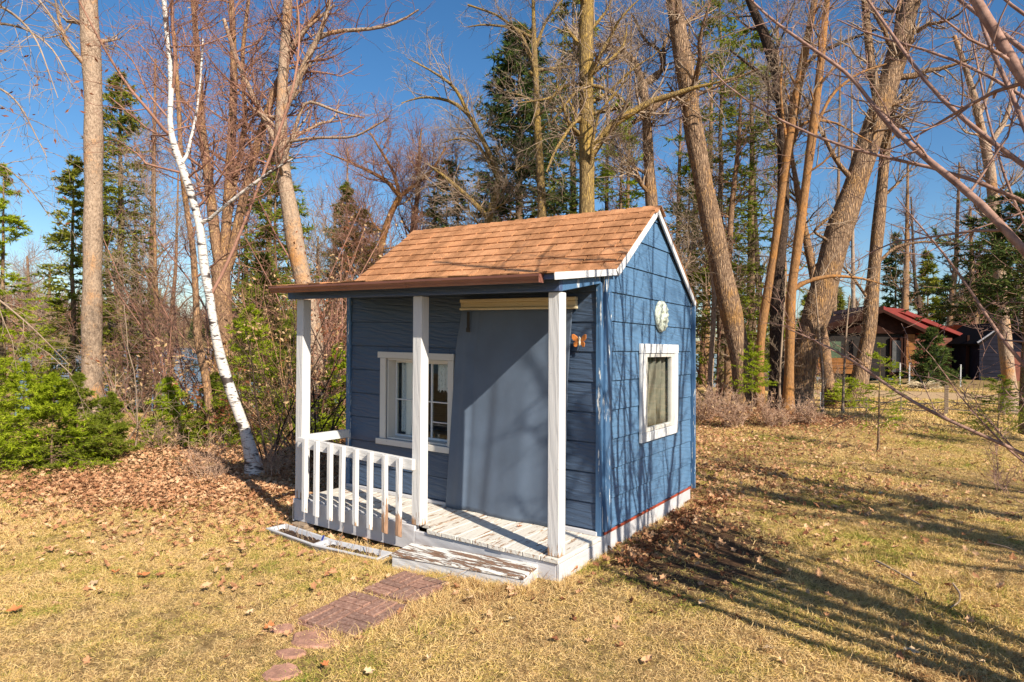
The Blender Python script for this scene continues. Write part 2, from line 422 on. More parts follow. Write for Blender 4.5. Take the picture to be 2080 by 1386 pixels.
B_twig = mk_bark('reddish_twig', (0.13, 0.07, 0.05), (0.30, 0.18, 0.135), (1, 1, 1), 2, None, 0, 0.0, 0.001, plates=False)
B_twigr = mk_bark('red_brown_twig', (0.17, 0.08, 0.055), (0.42, 0.23, 0.165), (1, 1, 1), 2, None, 0, 0.0, 0.001, plates=False)
B_twigg = mk_bark('grey_twig', (0.18, 0.12, 0.085), (0.46, 0.35, 0.25), (1, 1, 1), 2, None, 0, 0.0, 0.001, plates=False)
B_spruce = mk_bark('conifer_bark', (0.09, 0.055, 0.035), (0.30, 0.20, 0.13), (5, 5, 1.5), 5, (0.30, 0.26, 0.08), 0.3, 0.6, 0.02)
def mk_birch():
    mt, t, b = newmat('white_birch_bark')
    v = coords(t, (2.0, 2.0, 9), obj=False); f = noise(t, v, 2.6, 5, 0.7)
    v1 = coords(t, (1, 1, 1), obj=False)
    c = mixc(t, maths(t, 'MULTIPLY', noise(t, v1, 3, 3), 0.35), (0.62, 0.59, 0.55), (0.46, 0.36, 0.28))
    f = noise(t, coords(t, (5, 5, 26), obj=False), 2.2, 4, 0.65)
    f2 = noise(t, coords(t, (2, 2, 5), obj=False), 1.8, 3, 0.6)
    k = maths(t, 'MULTIPLY', maths(t, 'SUBTRACT', maths(t, 'MAXIMUM', f, maths(t, 'ADD', f2, 0.01)), 0.565), 18, True)
    c = mixc(t, k, c, (0.05, 0.035, 0.03))
    L(t, c, b.inputs['Base Color']); b.inputs['Roughness'].default_value = 0.6; bump(t, b, f, 0.3, 0.006); return mt
B_birch = mk_birch()

def mk_leaf(name, stops, trans=0.35, rough=0.6, scale=0.8):
    """foliage: colour varies per island / per place, light passes through"""
    mt, t, b = newmat(name)
    g = t.nodes.new('ShaderNodeNewGeometry')
    f = maths(t, 'ADD', maths(t, 'MULTIPLY', g.outputs['Random Per Island'], 0.55), maths(t, 'MULTIPLY', noise(t, coords(t, obj=False), scale, 3), 0.5))
    r = ramp(t, stops); L(t, f, r.inputs[0])
    df = t.nodes.new('ShaderNodeBsdfDiffuse'); tl = t.nodes.new('ShaderNodeBsdfTranslucent'); mx = t.nodes.new('ShaderNodeMixShader'); mx.inputs[0].default_value = trans
    L(t, r.outputs[0], df.inputs[0]); L(t, r.outputs[0], tl.inputs[0]); L(t, df.outputs[0], mx.inputs[1]); L(t, tl.outputs[0], mx.inputs[2])
    L(t, mx.outputs[0], t.nodes['Material Output'].inputs[0]); return mt
G_fir = mk_leaf('fir_needles', [(0.1, (0.09, 0.15, 0.010)), (0.5, (0.33, 0.42, 0.022)), (0.9, (0.58, 0.60, 0.06))], 0.45)
G_firy = mk_leaf('yellow_green_needles', [(0.1, (0.08, 0.12, 0.015)), (0.5, (0.21, 0.26, 0.03)), (0.9, (0.38, 0.38, 0.055))], 0.45)
G_spruce = mk_leaf('spruce_needles', [(0.1, (0.07, 0.095, 0.015)), (0.5, (0.20, 0.22, 0.03)), (0.9, (0.38, 0.35, 0.05))], 0.35)
G_dark = mk_leaf('dark_spruce_needles', [(0.1, (0.03, 0.055, 0.02)), (0.5, (0.075, 0.115, 0.035)), (0.9, (0.18, 0.21, 0.045))], 0.3)
G_brownc = mk_leaf('browning_needles', [(0.1, (0.05, 0.05, 0.012)), (0.5, (0.12, 0.09, 0.03)), (0.9, (0.22, 0.15, 0.05))], 0.3)
G_tan = mk_leaf('tan_dry_leaves', [(0.1, (0.36, 0.20, 0.09)), (0.5, (0.55, 0.36, 0.18)), (0.9, (0.72, 0.52, 0.30))], 0.3)
G_red = mk_leaf('red_brown_leaves', [(0.1, (0.16, 0.05, 0.03)), (0.5, (0.30, 0.11, 0.05)), (0.9, (0.45, 0.2, 0.1))], 0.3)
def mk_inst0(name, stops, trans=0.3):
    """instanced litter / grass: one tint per instance plus large patches on the lawn"""
    mt, t, b = newmat(name)
    oi = t.nodes.new('ShaderNodeObjectInfo'); g = t.nodes.new('ShaderNodeNewGeometry')
    f = maths(t, 'ADD', maths(t, 'MULTIPLY', oi.outputs['Random'], 0.45), maths(t, 'MULTIPLY', g.outputs['Random Per Island'], 0.25))
    f = maths(t, 'ADD', f, maths(t, 'MULTIPLY', noise(t, coords(t, obj=False), 0.9, 4, 0.6), 0.6))
    f = maths(t, 'SUBTRACT', f, 0.15)
    r = ramp(t, stops); L(t, f, r.inputs[0])
    df = t.nodes.new('ShaderNodeBsdfDiffuse'); tl = t.nodes.new('ShaderNodeBsdfTranslucent'); mx = t.nodes.new('ShaderNodeMixShader'); mx.inputs[0].default_value = trans
    L(t, r.outputs[0], df.inputs[0]); L(t, r.outputs[0], tl.inputs[0]); L(t, df.outputs[0], mx.inputs[1]); L(t, tl.outputs[0], mx.inputs[2])
    L(t, mx.outputs[0], t.nodes['Material Output'].inputs[0]); return mt
def mk_inst(name, stops, trans=0.3, patch=False):
    if not patch: return mk_inst0(name, stops, trans)
    mt, t, b = newmat(name)
    oi = t.nodes.new('ShaderNodeObjectInfo'); g = t.nodes.new('ShaderNodeNewGeometry'); cc = coords(t, obj=False)
    f = maths(t, 'ADD', maths(t, 'MULTIPLY', oi.outputs['Random'], 0.28), maths(t, 'MULTIPLY', g.outputs['Random Per Island'], 0.36))
    f = maths(t, 'ADD', f, maths(t, 'MULTIPLY', maths(t, 'SUBTRACT', noise(t, cc, 0.7, 4, 0.6), 0.5), 1.3))
    f = maths(t, 'ADD', f, maths(t, 'MULTIPLY', maths(t, 'SUBTRACT', noise(t, cc, 5.0, 3, 0.6), 0.5), 0.8))
    f = maths(t, 'ADD', f, 0.20, True)
    r = ramp(t, stops); L(t, f, r.inputs[0])
    df = t.nodes.new('ShaderNodeBsdfDiffuse'); tl = t.nodes.new('ShaderNodeBsdfTranslucent'); mx = t.nodes.new('ShaderNodeMixShader'); mx.inputs[0].default_value = trans
    L(t, r.outputs[0], df.inputs[0]); L(t, r.outputs[0], tl.inputs[0]); L(t, df.outputs[0], mx.inputs[1]); L(t, tl.outputs[0], mx.inputs[2])
    L(t, mx.outputs[0], t.nodes['Material Output'].inputs[0]); return mt
M_grass = mk_inst('dry_grass_blades', [(0.04, (0.17, 0.24, 0.03)), (0.22, (0.38, 0.36, 0.075)), (0.42, (0.68, 0.465, 0.17)), (0.66, (0.80, 0.585, 0.29)), (0.92, (0.34, 0.18, 0.08))], 0.2, True)
M_litter = mk_inst('oak_leaf_litter', [(0.1, (0.24, 0.10, 0.05)), (0.4, (0.48, 0.25, 0.13)), (0.65, (0.66, 0.42, 0.24)), (0.95, (0.80, 0.62, 0.42))], 0.2)
M_brownlit = mk_inst('red_brown_leaf_litter', [(0.1, (0.12, 0.05, 0.03)), (0.5, (0.27, 0.115, 0.06)), (0.95, (0.45, 0.24, 0.13))], 0.2)
M_oneleaf = {k: plain('dead_leaf_' + k, c, 0.7, 0.3, 12, 0.2, 0.002) for k, c in dict(orange=(0.46, 0.17, 0.06), tan=(0.55, 0.38, 0.22), brown=(0.26, 0.11, 0.05), cream=(0.62, 0.50, 0.32)).items()}

# ------------------------------------------------------------------ ground, lake
def mk_ground():
    mt, t, b = newmat('lawn_soil')
    v = coords(t, obj=False)
    big = noise(t, v, 0.45, 5, 0.6); fine = noise(t, v, 18, 6, 0.75); mid = noise(t, v, 3.0, 5, 0.65)
    straw = ramp(t, [(0.3, (0.07, 0.045, 0.02)), (0.5, (0.24, 0.155, 0.065)), (0.72, (0.46, 0.32, 0.15))]); L(t, fine, straw.inputs[0])
    grn = ramp(t, [(0.3, (0.09, 0.09, 0.02)), (0.6, (0.30, 0.27, 0.07)), (0.75, (0.42, 0.36, 0.12))]); L(t, fine, grn.inputs[0])
    c = mixc(t, maths(t, 'MULTIPLY', maths(t, 'SUBTRACT', mid, 0.56), 5, True), straw.outputs[0], grn.outputs[0])
    brn = ramp(t, [(0.35, (0.055, 0.03, 0.018)), (0.6, (0.14, 0.08, 0.045)), (0.75, (0.24, 0.15, 0.08))]); L(t, fine, brn.inputs[0])
    def blob(cx, cy, rx, ry, soft=3.0):
        sp = t.nodes.new('ShaderNodeSeparateXYZ'); L(t, v, sp.inputs[0])
        a = maths(t, 'POWER', maths(t, 'MULTIPLY', maths(t, 'SUBTRACT', sp.outputs[0], cx), 1 / rx), 2)
        e = maths(t, 'POWER', maths(t, 'MULTIPLY', maths(t, 'SUBTRACT', sp.outputs[1], cy), 1 / ry), 2)
        r_ = maths(t, 'SQRT', maths(t, 'ADD', a, e))
        r_ = maths(t, 'ADD', r_, maths(t, 'MULTIPLY', maths(t, 'SUBTRACT', mid, 0.5), 1.4))
        return maths(t, 'MULTIPLY', maths(t, 'SUBTRACT', 1.0, r_), soft, True)
    c = mixc(t, blob(0.55, 1.3, 0.75, 1.5), c, brn.outputs[0])             # trodden soil beside the wall
    c = mixc(t, blob(-8, 3.5, 4.5, 4.5, 1.5), c, brn.outputs[0])           # leafy wood edge
    c = mixc(t, blob(-2.5, 12.5, 4.5, 2.5, 1.5), c, brn.outputs[0])
    # sandy drive by the far cabin
    sp = t.nodes.new('ShaderNodeSeparateXYZ'); L(t, v, sp.inputs[0])
    dr = maths(t, 'ABSOLUTE', maths(t, 'SUBTRACT', maths(t, 'SUBTRACT', sp.outputs[1], maths(t, 'MULTIPLY', sp.outputs[0], 0.35)), 23.5))
    dm = maths(t, 'MULTIPLY', maths(t, 'SUBTRACT', 2.6, dr), 1.2, True)
    dm = maths(t, 'MULTIPLY', dm, maths(t, 'GREATER_THAN', sp.outputs[0], -3.0))
    sand = ramp(t, [(0.3, (0.34, 0.22, 0.12)), (0.7, (0.52, 0.36, 0.20))]); L(t, fine, sand.inputs[0])
    c = mixc(t, dm, c, sand.outputs[0])
    L(t, c, b.inputs['Base Color']); b.inputs['Roughness'].default_value = 1.0; b.inputs['Specular IOR Level'].default_value = 0.05
    bump(t, b, fine, 0.8, 0.03); return mt
M_ground = mk_ground()

def build_ground():
    rad = np.concatenate([[0.0], np.geomspace(0.4, 3500, 150)]); na = 220
    a = np.arange(na) * 2 * PI / na
    cx, cy = 0.0, 2.0
    X = cx + rad[1:, None] * np.cos(a)[None]; Y = cy + rad[1:, None] * np.sin(a)[None]
    X = np.r_[cx, X.ravel()]; Y = np.r_[cy, Y.ravel()]
    Z = gz(X, Y); V = np.stack([X, Y, Z], 1)
    nr = len(rad) - 1
    idx = 1 + np.arange(nr * na).reshape(nr, na); nx = np.roll(idx, -1, 1)
    F4 = np.stack([idx[:-1], idx[1:], nx[1:], nx[:-1]], -1).reshape(-1, 4)
    F3 = np.stack([np.zeros(na, int), idx[0], nx[0]], -1)
    return link('ground', fast_mesh('ground', V, F4, F3, True), M_ground, kind='structure')
build_ground()

mt, t, b = newmat('lake_water')
v = coords(t, obj=False); b.inputs['Base Color'].default_value = (0.03, 0.07, 0.13, 1); b.inputs['Roughness'].default_value = 0.12
b.inputs['Specular IOR Level'].default_value = 0.8
bump(t, b, noise(t, v, 1.2, 4), 0.5, 0.15)
lk = MB()
c1 = np.array([C0[0], C0[1]]) + LK * 18; pv = np.array([-LK[1], LK[0]])
q = [c1 + pv * 900, c1 - pv * 900, c1 - pv * 900 + LK * 290, c1 + pv * 900 + LK * 290]
lk.add([(p[0], p[1], -2.75) for p in q], [(0, 1, 2, 3)])
lk.build('lake', mt, kind='structure')

# ================================================================== PLAYHOUSE
PH = thing('playhouse', 'small blue wooden playhouse with white porch posts and orange-brown shingle roof', 'playhouse', (0, 0, 0))
def part(mb, name, mat, parent=PH, bevel=0.003, label=None, **k):
    o = mb.build(name, mat, parent, bevel=bevel, lean=True, **k)
    if label: o['label'] = label
    return o
XW = -2.69; YD = 0.636; YB = 2.665
SL = 0.73
RIDGE_Y, RIDGE_Z = 1.667, 2.623
def roof_z(y): return RIDGE_Z - SL * abs(RIDGE_Y - y)

# deck boards
nb = 19; bw = (2.685) / nb
for i in range(nb):
    x0 = -2.685 + i * bw; rr = random.Random(i)
    y0 = -0.012 - rr.random() * 0.006 if x0 > -1.27 else 0.085
    part(MB().box(x0 + 0.003, x0 + bw - 0.003, y0, 0.628, -0.033 + rr.uniform(0, 0.002), rr.uniform(-0.0015, 0.0015)), 'deck_board', M_deck, bevel=0.003)
# left rim: two boards on edge with a gap between them
part(MB().box(-2.685, -1.275, 0.045, 0.072, -0.14, 0.001), 'rim_joist', M_skirt)
part(MB().box(-2.685, -1.262, 0.0, 0.025, -0.188, -0.002), 'skirt_board', M_skirt)
part(MB().box(-1.258, -0.028, 0.0, 0.025, -0.19, -0.036), 'skirt_board', M_skirt)
part(MB().box(-0.026, 0.0, 0.0, 0.62, -0.25, -0.036), 'skirt_board', M_skirt)
part(MB().box(-0.026, 0.0, 0.622, YB, -0.25, -0.002), 'skirt_board', M_skirt)
part(MB().box(XW, XW + 0.025, 0.0, YB, -0.20, -0.036), 'skirt_board', M_skirt)
part(MB().box(-2.65, -0.03, 0.65, YB - 0.03, -0.14, -0.05), 'floor_frame', M_dark)
part(MB().box(-2.68, -0.03, 0.604, 0.630, 0.001, 0.030), 'toe_strip', M_skirt, label='peeling strip along the foot of the front wall')
part(MB().box(0.001, 0.010, 0.665, YB - 0.005, 0.000, 0.022), 'base_strip', M_red, label='thin red painted strip along the foot of the side wall')
# back, left walls, floor
part(MB().box(-2.64, -0.05, 0.70, 2.60, -0.045, 0.0), 'floor', M_inner)
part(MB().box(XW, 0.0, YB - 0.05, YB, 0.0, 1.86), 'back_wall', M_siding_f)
gp = [(0.66, 0.0), (YB - 0.055, 0.0), (YB - 0.055, roof_z(YB - 0.055) - 0.06), (RIDGE_Y, RIDGE_Z - 0.06), (0.68, roof_z(0.68) - 0.06)]
vs, fs = prism(gp, lambda a, b: (XW, a, b), lambda a, b: (XW + 0.05, a, b)); part(MB().add(vs, fs), 'left_wall', M_siding_s, bevel=0)
# front wall backing with window hole
WX0, WX1, WZ0, WZ1 = -2.171, -1.439, 0.508, 1.244
fw = MB()
for x0, x1, z0, z1 in ((XW, WX0, 0, 1.86), (WX1, -0.045, 0, 1.86), (WX0, WX1, 0, WZ0), (WX0, WX1, WZ1, 1.86)): fw.box(x0, x1, YD + 0.006, YD + 0.05, z0, z1)
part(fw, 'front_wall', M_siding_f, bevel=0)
SY0, SY1, SZ0, SZ1 = 1.425, 2.085, 0.68, 1.345
sw = MB()
for y0, y1, z0, z1 in ((0.66, SY0, 0.0, 1.80), (SY1, YB - 0.055, 0.0, 1.80), (SY0, SY1, 0.0, SZ0), (SY0, SY1, SZ1, 1.80)): sw.box(-0.05, -0.006, y0, y1, z0, z1)
vs, fs = prism([(0.66, 1.80), (YB - 0.055, 1.80), (YB - 0.055, roof_z(YB - 0.055) - 0.06), (RIDGE_Y, RIDGE_Z - 0.06), (0.66, roof_z(0.66) - 0.06)], lambda a, b: (-0.05, a, b), lambda a, b: (-0.006, a, b))
sw.add(vs, fs); part(sw, 'side_wall', M_siding_s, bevel=0)
# front siding boards
def proud(z, z0, z1, a=0.011, b=0.002): 
    return a + (b - a) * (z - z0) / (z1 - z0)
fz = [0.034, 0.228, 0.452, 0.676, 0.900, 1.124, 1.348, 1.572, 1.796, 1.86]
for z0, z1 in zip(fz[:-1], fz[1:]):
    segs = []
    if z1 <= WZ0 + 0.0 or z0 >= WZ1: segs = [(-2.648, -0.044, z0, z1)]
    else:
        segs = [(-2.648, WX0, z0, z1), (WX1, -0.044, z0, z1)]
        if z0 < WZ0: segs.append((WX0 + 0.002, WX1 - 0.002, z0, WZ0))
        if z1 > WZ1: segs.append((WX0 + 0.002, WX1 - 0.002, WZ1, z1))
    for x0, x1, a0, a1 in segs:
        g = 0.007
        poly = [(x0, a0 + g), (x1, a0 + g), (x1, a1), (x0, a1)]
        vs, fs = prism(poly, lambda a, b: (a, YD + 0.005, b), lambda a, b: (a, YD - proud(b, z0, z1), b))
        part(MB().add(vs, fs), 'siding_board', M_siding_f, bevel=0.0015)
# side siding boards, clipped by the gable
sz = [0.026, 0.245, 0.467, 0.688, 0.909, 1.131, 1.356, 1.583, 1.804, 2.030, 2.261, 2.485, 2.60]
GT = 2.575
def clip_poly(z0, z1, ya, yb):
    # gable limits
    def lim(z):
        return max(ya, RIDGE_Y - (GT - z) / SL), min(yb, RIDGE_Y + (GT - z) / SL)
    zs = [z0, z1]
    for zz in (GT - SL * (RIDGE_Y - ya), GT - SL * (yb - RIDGE_Y), GT - 0.002):
        if z0 < zz < z1: zs.append(zz)
    zs = sorted(z for z in zs if z < GT)
    return [(lim(z)[0], z) for z in zs][::-1] + [(lim(z)[1], z) for z in zs]
for z0, z1 in zip(sz[:-1], sz[1:]):
    ya, yb = 0.772, 2.655
    if z1 <= SZ0 or z0 >= SZ1: polys = [clip_poly(z0 + 0.008, z1, ya, yb)]
    else:
        g = z0 + 0.008
        polys = [[(ya, z1), (ya, g), (SY0, g), (SY0, z1)], [(SY1, z1), (SY1, g), (yb, g), (yb, z1)]]
        if z0 < SZ0: polys.append([(SY0 + .002, SZ0), (SY0 + .002, g), (SY1 - .002, g), (SY1 - .002, SZ0)])
        if z1 > SZ1: polys.append([(SY0 + .002, z1), (SY0 + .002, max(g, SZ1)), (SY1 - .002, max(g, SZ1)), (SY1 - .002, z1)])
    if z0 > 1.5 and z0 < 2.0: pass
    for poly in polys:
        poly = poly[::-1]
        vs, fs = prism([(a, c) for a, c in poly], lambda a, c: (-0.005, a, c), lambda a, c: (proud(c, z0, z1), a, c))
        bmx = MB().add(vs, fs); part(bmx, 'siding_board', M_siding_s, bevel=0.0)
# fill between trim and gable near the porch eave
part(MB().box(-0.02, 0.011, 0.655, 0.770, 1.80, 1.935), 'eave_block', M_btrim)
# corner trims
part(MB().box(-0.044, 0.0, YD - 0.022, YD + 0.004, 0.0, 1.868), 'corner_trim', M_btrim)
part(MB().box(-0.02, 0.016, 0.664, 0.770, 0.024, 1.80), 'corner_trim', M_btrim)
part(MB().box(-0.03, -0.004, YD + 0.004, 0.664, 0.0, 1.86), 'corner_fillet', M_btrim)
part(MB().box(-0.01, 0.044, 2.672, 2.700, 0.0, 1.852), 'corner_trim', M_btrim)
part(MB().box(XW - 0.012, XW + 0.042, YD - 0.022, YD + 0.004, 0.0, 1.84), 'corner_trim', M_btrim)
# posts
for px0 in (-2.678, -1.305, -0.101):
    part(MB().box(px0, px0 + 0.089, 0.012, 0.101, 0.002, 1.752), 'porch_post', M_post, bevel=0.005)
# header and side beam
part(MB().box(-2.77, 0.0, -0.012, 0.028, 1.754, 1.850), 'header_beam', M_bbeam)
part(MB().add(*prism([(-0.012 + 0.042, 1.757), (YD - 0.024, 1.859), (YD - 0.024, 1.93), (0.03, 1.852)], lambda a, c: (-0.04, a, c), lambda a, c: (-0.002, a, c))), 'side_beam', M_btrim)
part(MB().add(*prism([(0.03, 1.757), (YD - 0.024, 1.83), (YD - 0.024, 1.93), (0.03, 1.852)], lambda a, c: (XW, a, c), lambda a, c: (XW + 0.038, a, c))), 'side_beam', M_btrim)
# porch roof deck
def pz(y): return 1.861 + (1.984 - 1.861) * (y + 0.155) / (0.787 + 0.155)
part(MB().add(*prism([(-0.135, pz(-.135) - 0.045), (0.70, pz(0.70) - 0.055), (0.70, pz(0.70) - 0.006), (-0.135, pz(-0.135) - 0.006)], lambda a, c: (-2.76, a, c), lambda a, c: (0.036, a, c))), 'porch_roof', M_bbeam)
part(MB().add(*prism([(-0.165, pz(-.165) - 0.004), (0.79, pz(0.79) - 0.004), (0.79, pz(0.79) + 0.004), (-0.165, pz(-0.165) + 0.004)], lambda a, c: (-2.80, a, c), lambda a, c: (0.045, a, c))), 'porch_roofing', M_shingle, bevel=0)
# curled shingle edge over the gutter
ed = MB(); rr = random.Random(3); xx = -2.80
while xx < 0.0:
    w_ = rr.uniform(0.05, 0.2); x1 = min(xx + w_, 0.0)
    dz = rr.uniform(-0.004, 0.008); yy = -0.165 - rr.uniform(0, 0.018)
    ed.hexa([(xx, yy, 1.858 + dz), (x1, yy, 1.858 + rr.uniform(-.004, .008)), (x1, -0.05, 1.876), (xx, -0.05, 1.876), (xx, yy, 1.863 + dz), (x1, yy, 1.863 + dz), (x1, -0.05, 1.882), (xx, -0.05, 1.882)])
    xx = x1 + 0.002
part(ed, 'curled_shingle_edge', M_shingle, bevel=0)
# fascia
part(MB().add(*prism([(-0.150, 1.812), (0.800, 1.937), (0.770, 1.982), (-0.158, 1.862)], lambda a, c: (0.037, a, c), lambda a, c: (0.046, a, c))), 'white_fascia', M_wtrim, bevel=0.002)
part(MB().add(*prism([(-0.155, 1.82), (0.79, 1.94), (0.77, 1.98), (-0.158, 1.862)], lambda a, c: (-2.775, a, c), lambda a, c: (-2.765, a, c))), 'white_fascia', M_wtrim, bevel=0.002)
def rake(x0, x1):
    part(MB().add(*prism([(0.842, 1.938), (RIDGE_Y, 2.551), (RIDGE_Y, 2.616), (0.788, 1.976)], lambda a, c: (x0, a, c), lambda a, c: (x1, a, c))), 'rake_board', M_wtrim, bevel=0.002)
    part(MB().add(*prism([(RIDGE_Y + .001, 2.551), (2.668, 1.820), (2.712, 1.850), (RIDGE_Y + .001, 2.616)], lambda a, c: (x0, a, c), lambda a, c: (x1, a, c))), 'rake_board', M_wtrim, bevel=0.002)
rake(0.030, 0.046); rake(-2.775, -2.762)
# sheathing
part(MB().add(*prism([(0.78, roof_z(.78) - 0.045), (RIDGE_Y, RIDGE_Z - 0.045), (2.72, roof_z(2.72) - 0.045), (2.72, roof_z(2.72) - 0.008), (RIDGE_Y, RIDGE_Z - 0.008), (0.78, roof_z(.78) - 0.008)], lambda a, c: (-2.76, a, c), lambda a, c: (0.029, a, c))), 'roof_sheathing', M_dark, bevel=0)
part(MB().add(*prism([(RIDGE_Y, RIDGE_Z - 0.004), (2.73, roof_z(2.73) - 0.004), (2.73, roof_z(2.73) + 0.006), (RIDGE_Y, RIDGE_Z + 0.006)], lambda a, c: (-2.79, a, c), lambda a, c: (0.05, a, c))), 'rear_roofing', M_shingle, bevel=0)
# front slope shingles, course by course
ln = math.hypot(RIDGE_Y - 0.787, SL * (RIDGE_Y - 0.787)); ca = (RIDGE_Y - 0.787) / ln; sa = SL * ca
nx_, nz_ = -sa, ca  # outward normal (y,z)
ex = 0.125; ncourse = 9
def slope_pt(x, s, h):
    y = 0.775 + s * ca; z = roof_z(0.775) + s * sa
    return (x, y + nx_ * h, z + nz_ * h)
for c_ in range(ncourse):
    s0 = c_ * ex; s1 = min(s0 + ex + 0.035, ln + 0.01); off = (c_ % 3) * 0.1 + rr.uniform(-.01, .01)
    x = -2.795 - 0.3 + off + 0.001
    while x < 0.05:
        xa, xb = max(x, -2.795), min(x + 0.30, 0.052)
        if xb - xa > 0.01:
            h0 = 0.014 + rr.uniform(0, 0.0025); j = rr.uniform(-.003, .003)
            P = [slope_pt(xa + .007, s0 + j, 0.001), slope_pt(xb - .007, s0 + j, 0.001), slope_pt(xb - .007, s1, -0.002), slope_pt(xa + .007, s1, -0.002),
                 slope_pt(xa + .007, s0 + j, h0), slope_pt(xb - .007, s0 + j, h0), slope_pt(xb - .007, s1, 0.004), slope_pt(xa + .007, s1, 0.004)]
            part(MB().hexa(P), 'shingle', M_shingle, bevel=0)
        x += 0.30
# ridge caps
x = -2.80
while x < 0.04:
    x1 = min(x + 0.15, 0.056)
    capm = MB(); w_ = 0.13; h = 0.016
    for sgn in (-1, 1):
        y1 = RIDGE_Y + sgn * w_ * ca
        za = RIDGE_Z + 0.012; zb = roof_z(y1) + 0.012
        A = [(x, RIDGE_Y, za - .004), (x1 + .02, RIDGE_Y, za - .012), (x1 + .02, y1, zb - .012), (x, y1, zb - .004), (x, RIDGE_Y, za + .004), (x1 + .02, RIDGE_Y, za - .004), (x1 + .02, y1, zb - .004), (x, y1, zb + .004)]
        if sgn < 0: capm.hexa([A[3], A[2], A[1], A[0], A[7], A[6], A[5], A[4]])
        else: capm.hexa(A)
    part(capm, 'ridge_cap', M_shingle, bevel=0)
    x += 0.15
# gutter: K profile swept along x
prof = [(-0.135, 1.853), (-0.135, 1.800), (-0.165, 1.796), (-0.178, 1.808), (-0.182, 1.822), (-0.196, 1.836), (-0.198, 1.852), (-0.194, 1.852), (-0.192, 1.838), (-0.178, 1.825), (-0.174, 1.811), (-0.163, 1.800), (-0.139, 1.803), (-0.139, 1.853)]
g = MB(); n = len(prof)
for x0, x1, dz in ((-2.795, -2.0, 0.0), (-1.998, -1.2, -0.001), (-1.198, -0.05, 0.001)):
    vs = [(x0, a, c + dz) for a, c in prof] + [(x1, a, c + dz) for a, c in prof]
    fs = [(i, (i + 1) % n, (i + 1) % n + n, i + n) for i in range(n)] + [tuple(range(n))[::-1], tuple(range(n, 2 * n))]
    g.add(vs, fs)
g.box(-0.053, -0.050, -0.195, -0.136, 1.797, 1.853)
part(g, 'gutter', M_gutter, bevel=0)
# rails
part(MB().hexa([(-2.588, -0.038, 0.462), (-1.255, -0.038, 0.425), (-1.255, 0.0, 0.425), (-2.588, 0.0, 0.462), (-2.588, -0.038, 0.550), (-1.255, -0.038, 0.508), (-1.255, 0.0, 0.508), (-2.588, 0.0, 0.550)]), 'porch_rail', M_rail)
part(MB().box(-2.688, -2.650, 0.103, 0.662, 0.470, 0.548), 'porch_rail', M_rail)
for i in range(8):
    xc = -2.462 + i * 0.1565 + random.Random(i).uniform(-.006, .006); rr = random.Random(40 + i); tl = rr.uniform(-.006, .006)
    zt = 0.552 - i * 0.0055; zb = -0.085 + rr.uniform(-.012, .008)
    P = [(xc - .019 + tl, -.077, zb + .012), (xc + .019 + tl, -.077, zb + .006), (xc + .019 + tl, -.039, zb - .008), (xc - .019 + tl, -.039, zb),
         (xc - .019, -.077, zt), (xc + .019, -.077, zt), (xc + .019, -.039, zt), (xc - .019, -.039, zt)]
    o = part(MB().hexa(P), 'picket', M_picketr if i >= 6 else M_picket, bevel=0.003)
    if i == 7: o['label'] = 'white picket with its lower end rotted to bare brown wood'
# front window
W = thing('front_window', '', 'window'); 
del W['category']; W.parent = PH
def wpart(mb, name, mat, parent, bevel=0.002, **k): return mb.build(name, mat, parent, bevel=bevel, lean=True, **k)
wpart(MB().box(-2.269, -1.371, YD - 0.036, YD - 0.014, 1.246, 1.303), 'casing_board', M_wcasing, W)
wpart(MB().box(-2.277, -1.368, YD - 0.046, YD - 0.014, 0.454, 0.506), 'casing_board', M_wcasing, W)
wpart(MB().box(-2.240, WX0, YD - 0.032, YD - 0.014, 0.508, 1.244), 'casing_board', M_wcasing, W)
wpart(MB().box(WX1, -1.375, YD - 0.032, YD - 0.014, 0.508, 1.244), 'casing_board', M_wcasing, W)
jb = MB()
for a in ((WX0 + .001, WX0 + 0.018, 0.508, 1.226), (WX1 - 0.018, WX1 - .001, 0.508, 1.226), (WX0 + .001, WX1 - .001, 1.227, 1.244)): jb.box(a[0], a[1], YD - 0.01, YD + 0.13, a[2], a[3])
jb.box(WX0 + .019, WX1 - .019, YD - 0.01, YD + 0.13, 0.508, 0.524)
wpart(jb, 'window_jamb', M_wcasing, W)
sf = MB()
gy = YD + 0.092
for a in ((WX0 + .019, WX0 + 0.034, 0.526, 1.225), (WX1 - 0.034, WX1 - .019, 0.526, 1.225)): sf.box(a[0], a[1], gy - 0.010, gy + 0.012, a[2], a[3])
sf.box(WX0 + .035, WX1 - .035, gy - 0.010, gy + 0.012, 1.205, 1.225); sf.box(WX0 + .035, WX1 - .035, gy - 0.010, gy + 0.012, 0.526, 0.545)
sf.box(-1.723, -1.707, gy - 0.009, gy + 0.010, 0.546, 1.204)
sf.box(-2.042, -1.96, gy + 0.011, gy + 0.018, 0.546, 1.204)
wpart(sf, 'sash', M_wtrim, W)
mu = MB(); mu.box(WX0 + .036, -1.724, gy - 0.008, gy + 0.009, 0.860, 0.871); mu.box(-1.706, WX1 - .036, gy - 0.008, gy + 0.009, 0.860, 0.871)
mu.box(-1.706, WX1 - .036, gy - 0.008, gy + 0.009, 0.683, 0.692)
wpart(mu, 'glazing_bar', M_wtrim, W)
wpart(MB().box(WX0 + .035, WX1 - .035, gy - 0.002, gy + 0.002, 0.546, 1.204), 'pane', M_glass, W, 0)
